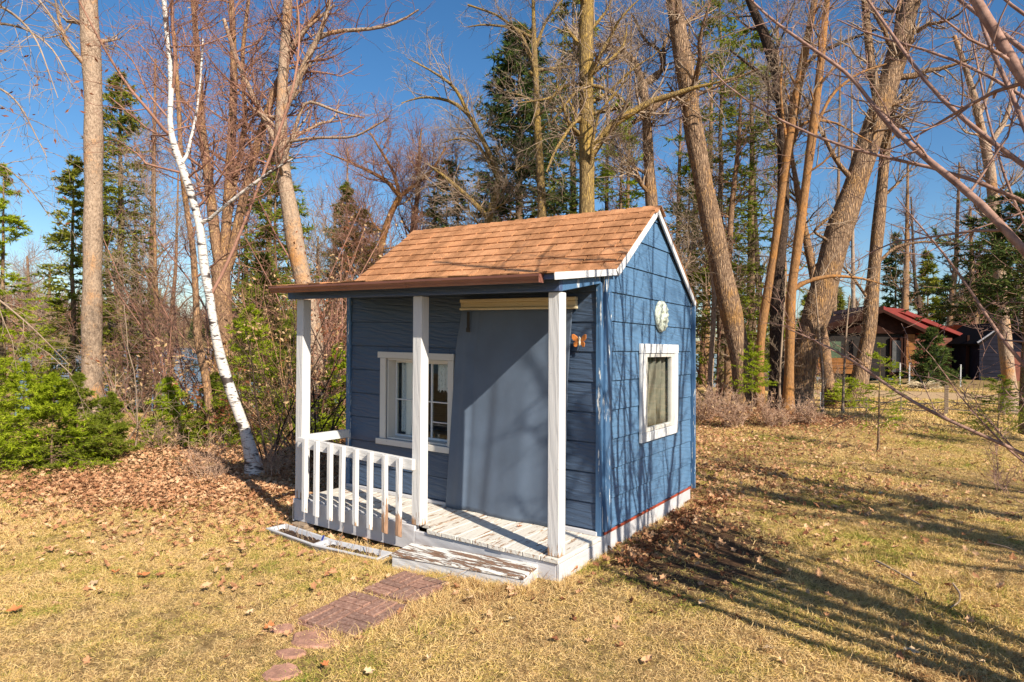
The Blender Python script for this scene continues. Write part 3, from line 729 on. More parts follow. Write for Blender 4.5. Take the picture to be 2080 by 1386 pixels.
# side window
W2 = thing('side_window', '', 'window'); del W2['category']; W2.parent = PH
def sbox(y0, y1, z0, z1, x0=0.012, x1=0.034): return MB().box(x0, x1, y0, y1, z0, z1)
wpart(sbox(1.308, 2.216, 1.345, 1.425), 'casing_board', M_wtrim, W2)
wpart(sbox(1.312, 2.205, 0.605, 0.680), 'casing_board', M_wtrim, W2)
wpart(sbox(1.312, 1.400, 0.682, 1.343), 'casing_board', M_wtrim, W2)
wpart(sbox(2.112, 2.205, 0.682, 1.343), 'casing_board', M_wtrim, W2)
fr_ = MB()
for y0, y1, z0, z1 in ((1.402, 1.458, .684, 1.341), (2.050, 2.110, .684, 1.341), (1.459, 2.049, 1.312, 1.341), (1.459, 2.049, .684, .716)): fr_.box(-0.01, 0.026, y0, y1, z0, z1)
wpart(fr_, 'sash', M_wcasing, W2)
wpart(MB().box(0.004, 0.008, 1.459, 2.049, 0.717, 1.311), 'pane', M_glass, W2, 0)
# valance board over the doorway curtain (three moulded steps)
va = MB(); va.box(-1.291, -.195, 0.576, YD - 0.014, 1.738, 1.765); va.box(-1.288, -.198, 0.586, YD - 0.014, 1.694, 1.737); va.box(-1.291, -.195, 0.572, YD - 0.014, 1.674, 1.693)
part(va, 'valance_board', M_cream, bevel=0.004)
part(MB().box(-1.286, -1.262, 0.605, YD - 0.013, 0.04, 1.673), 'door_casing', M_wtrim)

def sheet(name, fn, nu, nv, mat, parent=None, th=0.003, kind=None, lean=True):
    """cloth: fn(u,v)->xyz, real thickness th"""
    u = np.linspace(0, 1, nu); v_ = np.linspace(0, 1, nv)
    P = np.array([[fn(a, c) for a in u] for c in v_], float)
    du = np.gradient(P, axis=1); dv = np.gradient(P, axis=0); nn = np.cross(du, dv); nn /= np.linalg.norm(nn, axis=2, keepdims=True) + 1e-9
    Q = P + nn * th
    V = np.concatenate([P.reshape(-1, 3), Q.reshape(-1, 3)])
    if lean: V[:, 0] += -0.0199 * V[:, 2]
    idx = np.arange(nu * nv).reshape(nv, nu); o = nu * nv
    F = [np.stack([idx[:-1, :-1], idx[:-1, 1:], idx[1:, 1:], idx[1:, :-1]], -1).reshape(-1, 4)]
    F.append(F[0][:, ::-1] + o)
    bd = np.concatenate([idx[0, :], idx[1:, -1], idx[-1, -2::-1], idx[-2:0:-1, 0]]); b2 = np.roll(bd, -1)
    F.append(np.stack([bd, bd + o, b2 + o, b2], -1))
    loc = np.array([0, 0, 0.0])
    if parent is not None: w = wloc(parent); V = V - np.array([w.x, w.y, w.z])
    me = fast_mesh(name, V, np.concatenate(F), None, True)
    return link(name, me, mat, parent, kind)

def curtain_fn(u, v_):
    z = 1.685 - v_ * 1.685 + 0.006 * math.sin(u * 9) * v_
    zz = [1.685, 1.37, 0.633, 0.0]; xl = np.interp(z, zz[::-1], [-1.425, -1.376, -1.327, -1.270][0:4])
    xr = np.interp(z, [0, 0.6, 1.15, 1.685], [-0.31, -0.275, -0.263, -0.228])
    x = xl + (xr - xl) * u
    am = 0.003 + 0.010 * min(1, v_ * 1.6)
    y = 0.590 - am * (math.sin(u * 11 + 1.2 + v_ * .8) * 1.2 + 0.5 * math.sin(u * 26 + 2 + v_ * 2.4) * (1 - 0.6 * u) + 0.22 * math.sin(u * 47 + v_ * 3) * (1 - u))
    if u < 0.25: y -= 0.012 * math.exp(-((u - 0.10) / 0.035) ** 2) * (1 - v_ * .6) - 0.01 * math.exp(-((u - 0.17) / 0.03) ** 2)
    return x, y - 0.012 * v_, z
cu = thing('door_curtain', 'long slate blue cloth curtain covering the doorway under the porch', 'curtain', (-0.8, 0.59, 0))
sheet('cloth', curtain_fn, 110, 44, M_curtain, cu)
MBs = MB().box(-1.20, -1.172, 0.556, 0.560, 1.50, 1.66).box(-1.205, -1.17, 0.552, 0.561, 1.49, 1.525)
MBs.build('strap', M_dark, cu, bevel=0.002, lean=True)
def lace(name, fn, label):
    o = sheet(name, fn, 30, 30, M_lace); setp(o, label, 'curtain'); return o
lace('lace_curtain', lambda u, w_: (-2.13 + 0.14 * u * (1 - 0.2 * w_) , 0.78 + 0.012 * math.sin(u * 30), 1.20 - 0.64 * w_), 'white lace curtain hanging behind the left pane of the front window')
def lace2(u, w_):
    x = -1.62 + 0.17 * u - 0.05 * (1 - w_) + 0.07 * w_ * (1 - u); x = -1.69 + 0.24 * u
    top = 1.2; bot = 0.96 - 0.40 * max(0, (u - 0.45) / 0.55) + 0.015 * math.sin(u * 40)
    return (x, 0.78 + 0.012 * math.sin(u * 34), top + (bot - top) * w_)
lace('lace_curtain', lace2, 'white lace curtain with scalloped edge behind the right panes of the front window')
bc = sheet('beige_curtain', lambda u, w_: (-0.055 + 0.026 * math.sin(u * 26 + .5) + 0.010 * math.sin(u * 61 + w_), 1.44 + 0.62 * u, 1.33 - 0.63 * w_), 80, 8, M_beige)
setp(bc, 'pale beige curtain in vertical folds behind the side window pane', 'curtain')
# things on the inner sill
def lathe(profile, cx, cy, k=16):
    vs = []; fs = []
    for r_, z in profile:
        for j in range(k): a = 2 * PI * j / k; vs.append((cx + r_ * math.cos(a), cy + r_ * math.sin(a), z))
    for i in range(len(profile) - 1):
        for j in range(k): fs.append((i * k + j, i * k + (j + 1) % k, (i + 1) * k + (j + 1) % k, (i + 1) * k + j))
    fs.append(tuple(range(k))[::-1]); fs.append(tuple(range((len(profile) - 1) * k, len(profile) * k)))
    return vs, fs
M_greenobj = plain('green_glaze', (0.03, 0.17, 0.08), 0.3); M_ochre = plain('ochre_card', (0.45, 0.24, 0.06), 0.6)
shelf = MB().box(-2.1, -1.3, 0.86, 1.25, 0.50, 0.53).box(-2.08, -2.04, 0.9, 1.2, 0.0, 0.499).box(-1.36, -1.32, 0.9, 1.2, 0.0, 0.499).build('play_table', M_inner, None, bevel=0.003)
setp(shelf, 'low brown table inside the playhouse behind the front window', 'table')
jg = thing('green_jug', 'green rounded jug standing inside behind the right window panes', 'jug', (-1.66, 1.0, 0.53))
MB().add(*lathe([(0.05, 0.53), (0.085, 0.58), (0.09, 0.66), (0.06, 0.74), (0.035, 0.77), (0.045, 0.80)], -1.66, 1.0)).build('jug_body', M_greenobj, jg, smooth=True)
MB().add(*lathe([(0.03, 0.801), (0.04, 0.81), (0.01, 0.83)], -1.66, 1.0)).build('lid', M_greenobj, jg)
bx_ = thing('ochre_box', 'small ochre box beside the green jug inside the window', 'box', (-1.50, 0.95, 0.53))
MB().box(-1.56, -1.42, 0.90, 1.0, 0.531, 0.66).build('carton', M_ochre, bx_, bevel=0.003)
MB().box(-1.567, -1.413, 0.893, 1.007, 0.661, 0.68).build('lid', M_cream, bx_, bevel=0.002)

# plaque on the side wall
pl = thing('wall_plaque', 'round pale green-white moulded face plaque hung high on the blue side wall', 'plaque', (0.02, 1.80, 1.672))
def plaque():
    n1, n2 = 40, 14; V = []; F = []
    R0 = 0.132
    for i in range(n2 + 1):
        q_ = i / n2
        for j in range(n1):
            a = 2 * PI * j / n1; r_ = R0 * q_ * (1 + 0.025 * math.sin(a * 14) * (q_ > 0.9))
            y, z = r_ * math.cos(a), r_ * 1.02 * math.sin(a)
            h = 0.036 * math.sqrt(max(0, 1 - (q_ * 0.93) ** 2)) + 0.008
            uy, uz = y / R0, z / R0
            for ex_ in (-0.33, 0.33):
                h -= 0.024 * math.exp(-(((uy - ex_) / 0.16) ** 2 + ((uz - 0.15) / 0.10) ** 2))
                h += 0.006 * math.exp(-(((uy - ex_) / 0.2) ** 2 + ((uz - 0.36) / 0.06) ** 2))
                h += 0.007 * math.exp(-(((uy - ex_ * 1.35) / 0.17) ** 2 + ((uz + 0.2) / 0.15) ** 2))
            h += 0.026 * math.exp(-((uy / 0.09) ** 2 + ((uz + 0.02) / 0.2) ** 2))
            h -= 0.026 * math.exp(-((uy / 0.24) ** 2 + ((uz + 0.42) / 0.06) ** 2)) - 0.006 * math.exp(-((uy / 0.2) ** 2 + ((uz + 0.56) / 0.07) ** 2))
            if q_ > 0.7: h += 0.012 * math.sin(a * 13) * math.sin((q_ - 0.7) * 12)
            V.append((h + 0.012, 1.80 + y, 1.672 + z))
    for i in range(n2):
        for j in range(n1): F.append((i * n1 + j, (i + 1) * n1 + j, (i + 1) * n1 + (j + 1) % n1, i * n1 + (j + 1) % n1))
    b0 = len(V)
    for j in range(n1):
        a = 2 * PI * j / n1; V.append((0.012, 1.80 + R0 * math.cos(a), 1.672 + R0 * 1.02 * math.sin(a)))
    for j in range(n1): F.append((n2 * n1 + j, b0 + j, b0 + (j + 1) % n1, n2 * n1 + (j + 1) % n1))
    return V, F
M_plaque = plain('pale_plaster', (0.50, 0.54, 0.46), 0.7, 0.5, 38, 0.3, 0.004)
MB().add(*plaque()).build('face_relief', M_plaque, pl, lean=True, smooth=True)
MB().add(*[(lambda vs, fs: (vs, fs))(*prism([(1.80 + 0.138 * math.cos(2 * PI * j / 24), 1.672 + 0.14 * math.sin(2 * PI * j / 24)) for j in range(24)], lambda a, c: (0.011, a, c), lambda a, c: (0.022, a, c)))][0]).build('rim', M_plaque, pl, lean=True)
# butterfly
bf = thing('butterfly_ornament', 'orange clay butterfly ornament hung beside the curtain on the front wall', 'ornament', (-0.169, 0.60, 1.434))
M_orange = plain('orange_clay', (0.55, 0.19, 0.045), 0.6, 0.2, 25, 0.3); M_bone = plain('bone_white_clay', (0.62, 0.55, 0.42), 0.6)
for s_ in (-1, 1):
    for pts, nm in (([(0.006, 0.004), (0.020, 0.030), (0.045, 0.048), (0.060, 0.045), (0.060, 0.015), (0.045, -0.003), (0.012, -0.006)], 'wing'), ([(0.006, -0.008), (0.035, -0.006), (0.048, -0.020), (0.044, -0.045), (0.028, -0.050), (0.010, -0.030)], 'wing')):
        pp = [(-0.169 + s_ * a, 1.436 + c) for a, c in pts]
        if s_ > 0: pp = pp[::-1]
        f0 = lambda a, c: (a, 0.606 - abs(a + 0.169) * 0.25, c); f1 = lambda a, c: (a, 0.598 - abs(a + 0.169) * 0.25, c)
        MB().add(*prism(pp, f0, f1)).build(nm, M_orange, bf, bevel=0.002, lean=True)
MB().add(*lathe([(0.003, 1.395), (0.008, 1.405), (0.009, 1.425), (0.006, 1.435), (0.010, 1.447), (0.010, 1.456), (0.003, 1.466)], -0.169, 0.596, 10)).build('body', M_bone, bf, lean=True, smooth=True)
cw = [(-0.169, 0.600, 1.395), (-0.172, 0.603, 1.375), (-0.19, 0.610, 1.355), (-0.23, 0.614, 1.335)]
V_, F_ = tubes(np.array([cw]) + np.array([-0.0199 * 1.4, 0, 0]) - np.array([-0.169, 0.60, 1.434]), np.full((1, 4), 0.0018), 5)
link('hanging_wire', fast_mesh('wire', V_, F_), M_dark, bf)

# step box
stp = thing('porch_step', 'low box step with badly peeling white paint at the open porch side', 'step', (-0.6, -0.2, -0.15))
fl = np.array([-1.10, -0.406]); frt = np.array([-0.123, -0.238]); bk = np.array([-0.103, 0.0]) - frt
ax_ = (frt - fl) / np.linalg.norm(frt - fl); pn_ = np.array([-ax_[1], ax_[0]]); Lx = np.linalg.norm(frt - fl); Dp = 0.262
def sb(u0, u1, w0, w1, z0, z1):
    P = []
    for z in (z0, z1):
        for a, c in ((u0, w0), (u1, w0), (u1, w1), (u0, w1)):
            q_ = fl + ax_ * a + pn_ * c; P.append((q_[0], q_[1], z))
    return MB().hexa(P)
sb(-0.008, Lx, -0.008, 0.128, -0.092, -0.070).build('step_board', M_step, stp, bevel=0.004)
sb(-0.008, Lx, 0.131, Dp, -0.092, -0.071).build('step_board', M_step, stp, bevel=0.004)
sb(0.0, Lx - 0.028, 0.0, 0.024, -0.26, -0.093).build('front_board', M_stepside, stp, bevel=0.002)
sb(Lx - 0.026, Lx, 0.0, Dp, -0.26, -0.093).build('end_board', M_stepside, stp, bevel=0.002)
sb(0.0, 0.026, 0.026, Dp, -0.26, -0.093).build('end_board', M_stepside, stp, bevel=0.002)

# flower troughs
def trough(cx, cy, ang, Lg, wd, h, z0, label, seed, marker=False):
    o = thing('flower_trough', label, 'flower box', (cx, cy, z0), 'white flower troughs')
    ca_, sa_ = math.cos(ang), math.sin(ang)
    T = lambda x, y, z: (cx + x * ca_ - y * sa_, cy + x * sa_ + y * ca_, z0 + z)
    hl, hw = Lg / 2, wd / 2; a = 0.82; tk = 0.008
    lo = [T(-hl * .95, -hw * a, 0), T(hl * .95, -hw * a, 0), T(hl * .95, hw * a, 0), T(-hl * .95, hw * a, 0)]; hi = [T(-hl, -hw, h), T(hl, -hw, h), T(hl, hw, h), T(-hl, hw, h)]
    rimo = [T(-hl - .014, -hw - .014, h), T(hl + .014, -hw - .014, h), T(hl + .014, hw + .014, h), T(-hl - .014, hw + .014, h)]
    rimt = [T(-hl - .014, -hw - .014, h + .008), T(hl + .014, -hw - .014, h + .008), T(hl + .014, hw + .014, h + .008), T(-hl - .014, hw + .014, h + .008)]
    hi2 = [T(-hl + tk, -hw + tk, h + .008), T(hl - tk, -hw + tk, h + .008), T(hl - tk, hw - tk, h + .008), T(-hl + tk, hw - tk, h + .008)]
    lo2 = [T(-hl * .95 + tk, -hw * a + tk, .01), T(hl * .95 - tk, -hw * a + tk, .01), T(hl * .95 - tk, hw * a - tk, .01), T(-hl * .95 + tk, hw * a - tk, .01)]
    V = lo + hi + rimo + rimt + hi2 + lo2; F = [(3, 2, 1, 0), (20, 21, 22, 23)]
    for r0 in (0, 4, 8, 12, 16):
        for j in range(4): F.append((r0 + j, r0 + (j + 1) % 4, r0 + 4 + (j + 1) % 4, r0 + 4 + j))
    MB().add(V, F).build('trough_shell', M_plastic, o)
    rg = np.random.default_rng(seed); nu_, nv_ = 24, 7; V = []
    for i in range(nu_):
        for j in range(nv_):
            V.append(T((-hl * .97 + tk) + (Lg * .97 - 2 * tk) * i / (nu_ - 1), (-hw * .93 + tk) + (wd * .93 - 2 * tk) * j / (nv_ - 1), h - 0.022 + rg.normal() * 0.006))
    F = [(i * nv_ + j, (i + 1) * nv_ + j, (i + 1) * nv_ + j + 1, i * nv_ + j + 1) for i in range(nu_ - 1) for j in range(nv_ - 1)]
    MB().add(V, F).build('soil', M_soil, o, smooth=True)
    n_ = 14; P = np.empty((n_, 4, 3))
    for k_ in range(n_):
        x_, y_ = rg.uniform(-hl * .85, hl * .85), rg.uniform(-hw * .6, hw * .6); p = np.array(T(x_, y_, h - 0.03)); d = np.array([rg.normal() * .25, rg.normal() * .25, 1]); lz = rg.uniform(.05, .16)
        for j in range(4): P[k_, j] = p + d * lz * j / 3 + rg.normal(size=3) * 0.004 * j
    V_, F_ = tubes(P - np.array([cx, cy, z0]), np.tile(np.linspace(.003, .0015, 4), (n_, 1)), 4)
    link('dead_stalks', fast_mesh('dead_stalks', V_, F_), B_twigg, o, kind='stuff')
    if marker:
        MB().hexa([T(hl * .72, -.01, h - .01), T(hl * .72 + .02, -.01, h - .01), T(hl * .72 + .02, -.006, h - .01), T(hl * .72, -.006, h - .01), T(hl * .80, 0, h + .06), T(hl * .80 + .02, 0, h + .06), T(hl * .80 + .02, .004, h + .06), T(hl * .80, .004, h + .06)]).build('plant_marker', plain('blue_plastic', (0.04, 0.07, 0.35), 0.4), o)
    return o
trough(-2.27, -0.235, -0.09, 0.72, 0.16, 0.058, -0.258, 'white trough with dead stalks on the grass below the left porch corner', 1, True)
trough(-1.66, -0.262, 0.10, 0.62, 0.15, 0.058, -0.246, 'white trough wedged between the other trough and the porch step', 2)
blk = thing('timber_block', 'weathered grey-brown timber block propping the left front corner of the porch', 'block', (-2.55, -0.03, -0.24))
MB().box(-2.63, -2.43, -0.075, 0.06, -0.26, -0.222).build('timber_piece', M_greywood, blk, bevel=0.006)
MB().box(-2.62, -2.45, -0.065, 0.05, -0.221, -0.190).build('timber_piece', M_greywood, blk, bevel=0.006)

# paver pads made of moulded bricks
def pad(cx, cy, w, d, ang, label, flip, z=None):
    z = float(gz(cx, cy)) + 0.008 if z is None else z
    o = thing('brick_paver_pad', label, 'paver', (cx, cy, z), 'red brick pattern pavers leading to the step')
    ca_, sa_ = math.cos(ang), math.sin(ang)
    T = lambda x, y, zz: (cx + x * ca_ - y * sa_, cy + x * sa_ + y * ca_, z + zz)
    def bxx(x0, x1, y0, y1, z0, z1, nm, bv):
        MB().hexa([T(x0, y0, z0), T(x1, y0, z0), T(x1, y1, z0), T(x0, y1, z0), T(x0, y0, z1), T(x1, y0, z1), T(x1, y1, z1), T(x0, y1, z1)]).build(nm, M_paver, o, bevel=bv)
    bxx(-w / 2, w / 2, -d / 2, d / 2, -0.03, 0.004, 'pad_slab', 0.004)
    for bi in range(2):
        for bj in range(2):
            qx0 = -w / 2 + bi * w / 2; qy0 = -d / 2 + bj * d / 2; hor = (bi + bj + flip) % 2 == 0
            for k_ in range(3):
                g_ = 0.006
                if hor: x0, x1, y0, y1 = qx0, qx0 + w / 2, qy0 + d / 6 * k_, qy0 + d / 6 * (k_ + 1)
                else: x0, x1, y0, y1 = qx0 + w / 6 * k_, qx0 + w / 6 * (k_ + 1), qy0, qy0 + d / 2
                bxx(x0 + g_, x1 - g_, y0 + g_, y1 - g_, 0.0045, 0.022 + random.uniform(0, .0025), 'brick', 0.003)
pad(-0.752, -0.628, 0.39, 0.40, 0.03, 'brick pattern paver pad nearest the porch step', 0)
pad(-0.715, -1.11, 0.42, 0.47, 0.10, 'brick pattern paver pad in the middle of the path', 1)
def stone(px, py, rx, ry, ang, label, seed):
    P, _ = ground_hit(px, py); rg = np.random.default_rng(seed); k = 14; z0 = float(gz(P[0], P[1]))
    rad = 1 + rg.normal(size=k) * 0.13
    vs = []
    for s_, z in ((1.0, -0.04), (1.0, 0.000), (0.88, 0.014)):
        for j in range(k):
            a = 2 * PI * j / k; x = rx * rad[j] * s_ * math.cos(a); y = ry * rad[j] * s_ * math.sin(a)
            vs.append((P[0] + x * math.cos(ang) - y * math.sin(ang), P[1] + x * math.sin(ang) + y * math.cos(ang), z0 + z + rg.normal() * 0.0015))
    fs = [(i * k + j, i * k + (j + 1) % k, (i + 1) * k + (j + 1) % k, (i + 1) * k + j) for i in range(2) for j in range(k)] + [tuple(range(2 * k, 3 * k)), tuple(range(k))[::-1]]
    o = MB().add(vs, fs).build('stepping_stone', M_stone, None, bevel=0.0)
    # move origin to the stone's base
    o.data.transform(Matrix.Translation((-P[0], -P[1], -z0))); o.location = (P[0], P[1], z0)
    setp(o, label, 'stone', 'reddish stepping stones')
M_stone = plain('reddish_stone', (0.38, 0.20, 0.14), 0.9, 0.35, 14, 0.6, 0.008)
stone(577, 1280, 0.075, 0.055, 0.3, 'small dark flat stone beside an orange leaf at the end of the pavers', 5)
stone(640, 1302, 0.13, 0.10, 0.1, 'widest flat reddish stone just past the brick pavers', 6)
stone(592, 1330, 0.075, 0.05, 0.5, 'small half-buried reddish stone between two larger stones', 7)
stone(576, 1366, 0.085, 0.08, 0.9, 'nearest reddish stone at the bottom edge of the picture', 8)

# ================================================================== TREES
def tracepts(px, D, dz=0.0, seed=0, ground=True, n=34):
    """px: list of (x,y,width px) from the bottom up; D depth or None to stand it where its foot meets the ground"""
    rg = np.random.default_rng(seed)
    if D is None: _, D = ground_hit(px[0][0], px[0][1])
    pts = []
    for i, p in enumerate(px):
        f = i / max(1, len(px) - 1); d = D + dz * f
        P = at(p[0], p[1], d); pts.append([*P, p[2] / FPX * d / 2 / math.hypot(1, (p[0] - 1040) / FPX)])
    if ground:
        b = pts[0]; zg = float(gz(b[0], b[1]))
        if b[2] > zg + 0.05: pts.insert(0, [b[0], b[1], zg, b[3] * 1.1])
        r0 = pts[0][3]; q1 = [pts[0][k] + (pts[1][k] - pts[0][k]) * min(1.0, 0.35 / max(pts[1][2] - pts[0][2], 0.36)) for k in range(3)]
        pts.insert(1, [*q1, r0 * 1.02]); pts[0][3] = r0 * 1.4
        pts.insert(0, [pts[0][0], pts[0][1], zg - 0.15, r0 * 1.75])
    return resample(pts, n), D

def crown_extend(pts, top, rg, n=10, lean=0.15):
    """carry the trunk on above the picture to height top"""
    p = pts[-1].copy(); d = pts[-1][:3] - pts[-4][:3]; d /= np.linalg.norm(d)
    if p[2] >= top: return pts
    L_ = (top - p[2]) / max(d[2], 0.5); st = L_ / n; out = [p]
    for i in range(n):
        d = d + rg.normal(size=3) * 0.06; d[2] += 0.05; d /= np.linalg.norm(d)
        q = out[-1].copy(); q[:3] += d * st; q[3] = p[3] * (1 - (i + 1) / (n + 1)); out.append(q)
    return np.concatenate([pts, np.array(out[1:])])

def bare_tree(name, label, px, D, bark, twig, limbs=(), cat='tree', group=None, dz=0.0, seed=1, top=None, n1=14, t1=(0.35, 1.0), L1=(1.2, 3.0), n2=7, L2=(0.5, 1.4), n3=5, L3=(0.25, 0.7), n4=0, L4=(0.1, 0.3),
              up=0.12, ang=(35, 75), rt=0.004, ksides=10, wig=0.22, shrink=0.5, r1=0.38, leaves=None, nleaf=0, trunkname='trunk', extra=None):
    rg = np.random.default_rng(seed)
    pts, D = tracepts(px, D, dz, seed)
    if top: pts = crown_extend(pts, top, rg)
    base = pts[1][:3].copy()
    o = thing(name, label, cat, base, group)
    P = pts[None, :, :3] - base; R = pts[None, :, 3].copy()
    R *= 1 + 0.05 * np.sin(np.linspace(0, 40, R.shape[1]))[None]
    V, F = tubes(P, R, ksides); link(trunkname, fast_mesh(trunkname, V, F, None, True), bark, o)
    limbP = []; limbR = []
    for lm in limbs:
        q, _ = tracepts(lm[0], D + lm[1] if len(lm) > 1 else D, lm[2] if len(lm) > 2 else 0.0, seed, False, 14)
        # start inside the trunk when it is close
        q3 = q[:, :3] - base; i = np.argmin(np.linalg.norm(P[0] - q3[0], axis=1))
        if np.linalg.norm(P[0][i] - q3[0]) < 1.2: q3[0] = P[0][i]
        V, F = tubes(q3[None], q[None, :, 3], 8); link('limb', fast_mesh('limb', V, F, None, True), lm[3] if len(lm) > 3 else bark, o)
        limbP.append(q3); limbR.append(q[:, 3])
    if n1:
        Q1, R1 = sprout(P, R, n1, t1, L1, ang, rg, up, wig, 8, r1, rt * 2, 0.2, shrink)
        big = R1[:, 0] > 0.02
        for i in np.where(big)[0][:14]:
            V, F = tubes(Q1[i:i + 1], R1[i:i + 1], 6); link('limb', fast_mesh('limb', V, F, None, True), bark, o)
        rest = ~big; rest[np.where(big)[0][14:]] = True
    else: Q1 = np.zeros((0, 8, 3)); R1 = np.zeros((0, 8)); rest = np.zeros(0, bool)
    VS = []; FS = []; off = 0
    def put(Pa, Ra, k):
        nonlocal off
        if len(Pa) == 0: return
        V, F = tubes(Pa, Ra, k); VS.append(V); FS.append(F + off); off += len(V)
    put(Q1[rest], R1[rest], 4)
    par = [(Q1, R1)]
    if limbP:
        LP = np.array(limbP); LR = np.array(limbR)
        ql, rl = sprout(LP, LR, max(4, n2), (0.15, 1.0), L2, (30, 75), rg, up, wig, 6, 0.4, rt * 1.2, 0.3, 0.3)
        put(ql, rl, 4); par2 = (ql, rl)
    lv = []
    if len(Q1):
        Q2, R2 = sprout(Q1, R1, n2, (0.15, 1.0), L2, (30, 70), rg, up, wig, 6, 0.55, rt * 1.2, 0.3, 0.4); put(Q2, R2, 4)
    else: Q2 = np.zeros((0, 6, 3)); R2 = np.zeros((0, 6))
    if limbP: Q2 = np.concatenate([Q2, par2[0]]); R2 = np.concatenate([R2, par2[1]])
    if len(Q2) and n3:
        Q3, R3 = sprout(Q2, R2, n3, (0.1, 1.0), L3, (25, 65), rg, up, wig, 4, 0.6, rt, 0.4, 0.4); put(Q3, R3, 3)
        if n4:
            Q4, R4 = sprout(Q3, R3, n4, (0.1, 1.0), L4, (25, 65), rg, up, wig, 3, 0.7, rt * 0.8, 0.5, 0.3); put(Q4, R4, 3); lv = Q4[:, -1]
        else: lv = Q3[:, -1]
    if VS: link('twigs', fast_mesh('twigs', np.concatenate(VS), np.concatenate(FS)), twig, o, kind='stuff')
    if leaves is not None and nleaf and len(lv):
        c = lv[rg.integers(0, len(lv), nleaf)] + rg.normal(size=(nleaf, 3)) * 0.02
        link('dry_leaves', leafquads(c, rg, 0.022, 0.045), leaves, o, kind='stuff')
    return o

def leafquads(c, rg, w, l, droop=-0.5):
    n = len(c); d = rg.normal(size=(n, 3)); d[:, 2] = d[:, 2] * 0.5 + droop; d /= np.linalg.norm(d, axis=1, keepdims=True)
    s_ = np.cross(d, rg.normal(size=(n, 3))); s_ /= np.linalg.norm(s_, axis=1, keepdims=True); nn = np.cross(d, s_)
    sc = rg.uniform(.6, 1.3, n)[:, None]
    a = c; b_ = c + d * l * .45 * sc + s_ * w * .5 * sc + nn * w * .25 * sc; e = c + d * l * sc; f = c + d * l * .45 * sc - s_ * w * .5 * sc + nn * w * .25 * sc
    V = np.stack([a, b_, e, f], 1).reshape(-1, 3); i = np.arange(n) * 4
    F3 = np.concatenate([np.stack([i, i + 1, i + 2], 1), np.stack([i, i + 2, i + 3], 1)])
    return fast_mesh('leaves', V, None, F3)

def needle_tris(P, rg, per, ln, w, spread=0.9, flat=0.6):
    """needle clumps along twigs P (N,n,3)"""
    Nn, n, _ = P.shape
    t = rg.random((Nn, per)) * (n - 1.001); i = t.astype(int); f = (t - i)[..., None]; ar = np.arange(Nn)[:, None]
    p = P[ar, i] * (1 - f) + P[ar, i + 1] * f; tg = P[ar, i + 1] - P[ar, i]; tg /= np.linalg.norm(tg, axis=2, keepdims=True) + 1e-9
    p = p.reshape(-1, 3); tg = tg.reshape(-1, 3); M_ = len(p)
    rv = rg.normal(size=(M_, 3)); rv[:, 2] *= flat; d = tg * 0.8 + rv * spread / 1.2; d /= np.linalg.norm(d, axis=1, keepdims=True)
    s_ = np.cross(d, rg.normal(size=(M_, 3))); s_ /= np.linalg.norm(s_, axis=1, keepdims=True) + 1e-9
    l_ = (ln * rg.uniform(.6, 1.3, M_))[:, None]; ww = (w * rg.uniform(.7, 1.3, M_))[:, None]
    V = np.stack([p - s_ * ww * .5, p + s_ * ww * .5, p + d * l_], 1).reshape(-1, 3)
    F3 = np.arange(M_ * 3).reshape(-1, 3)
    return V, F3

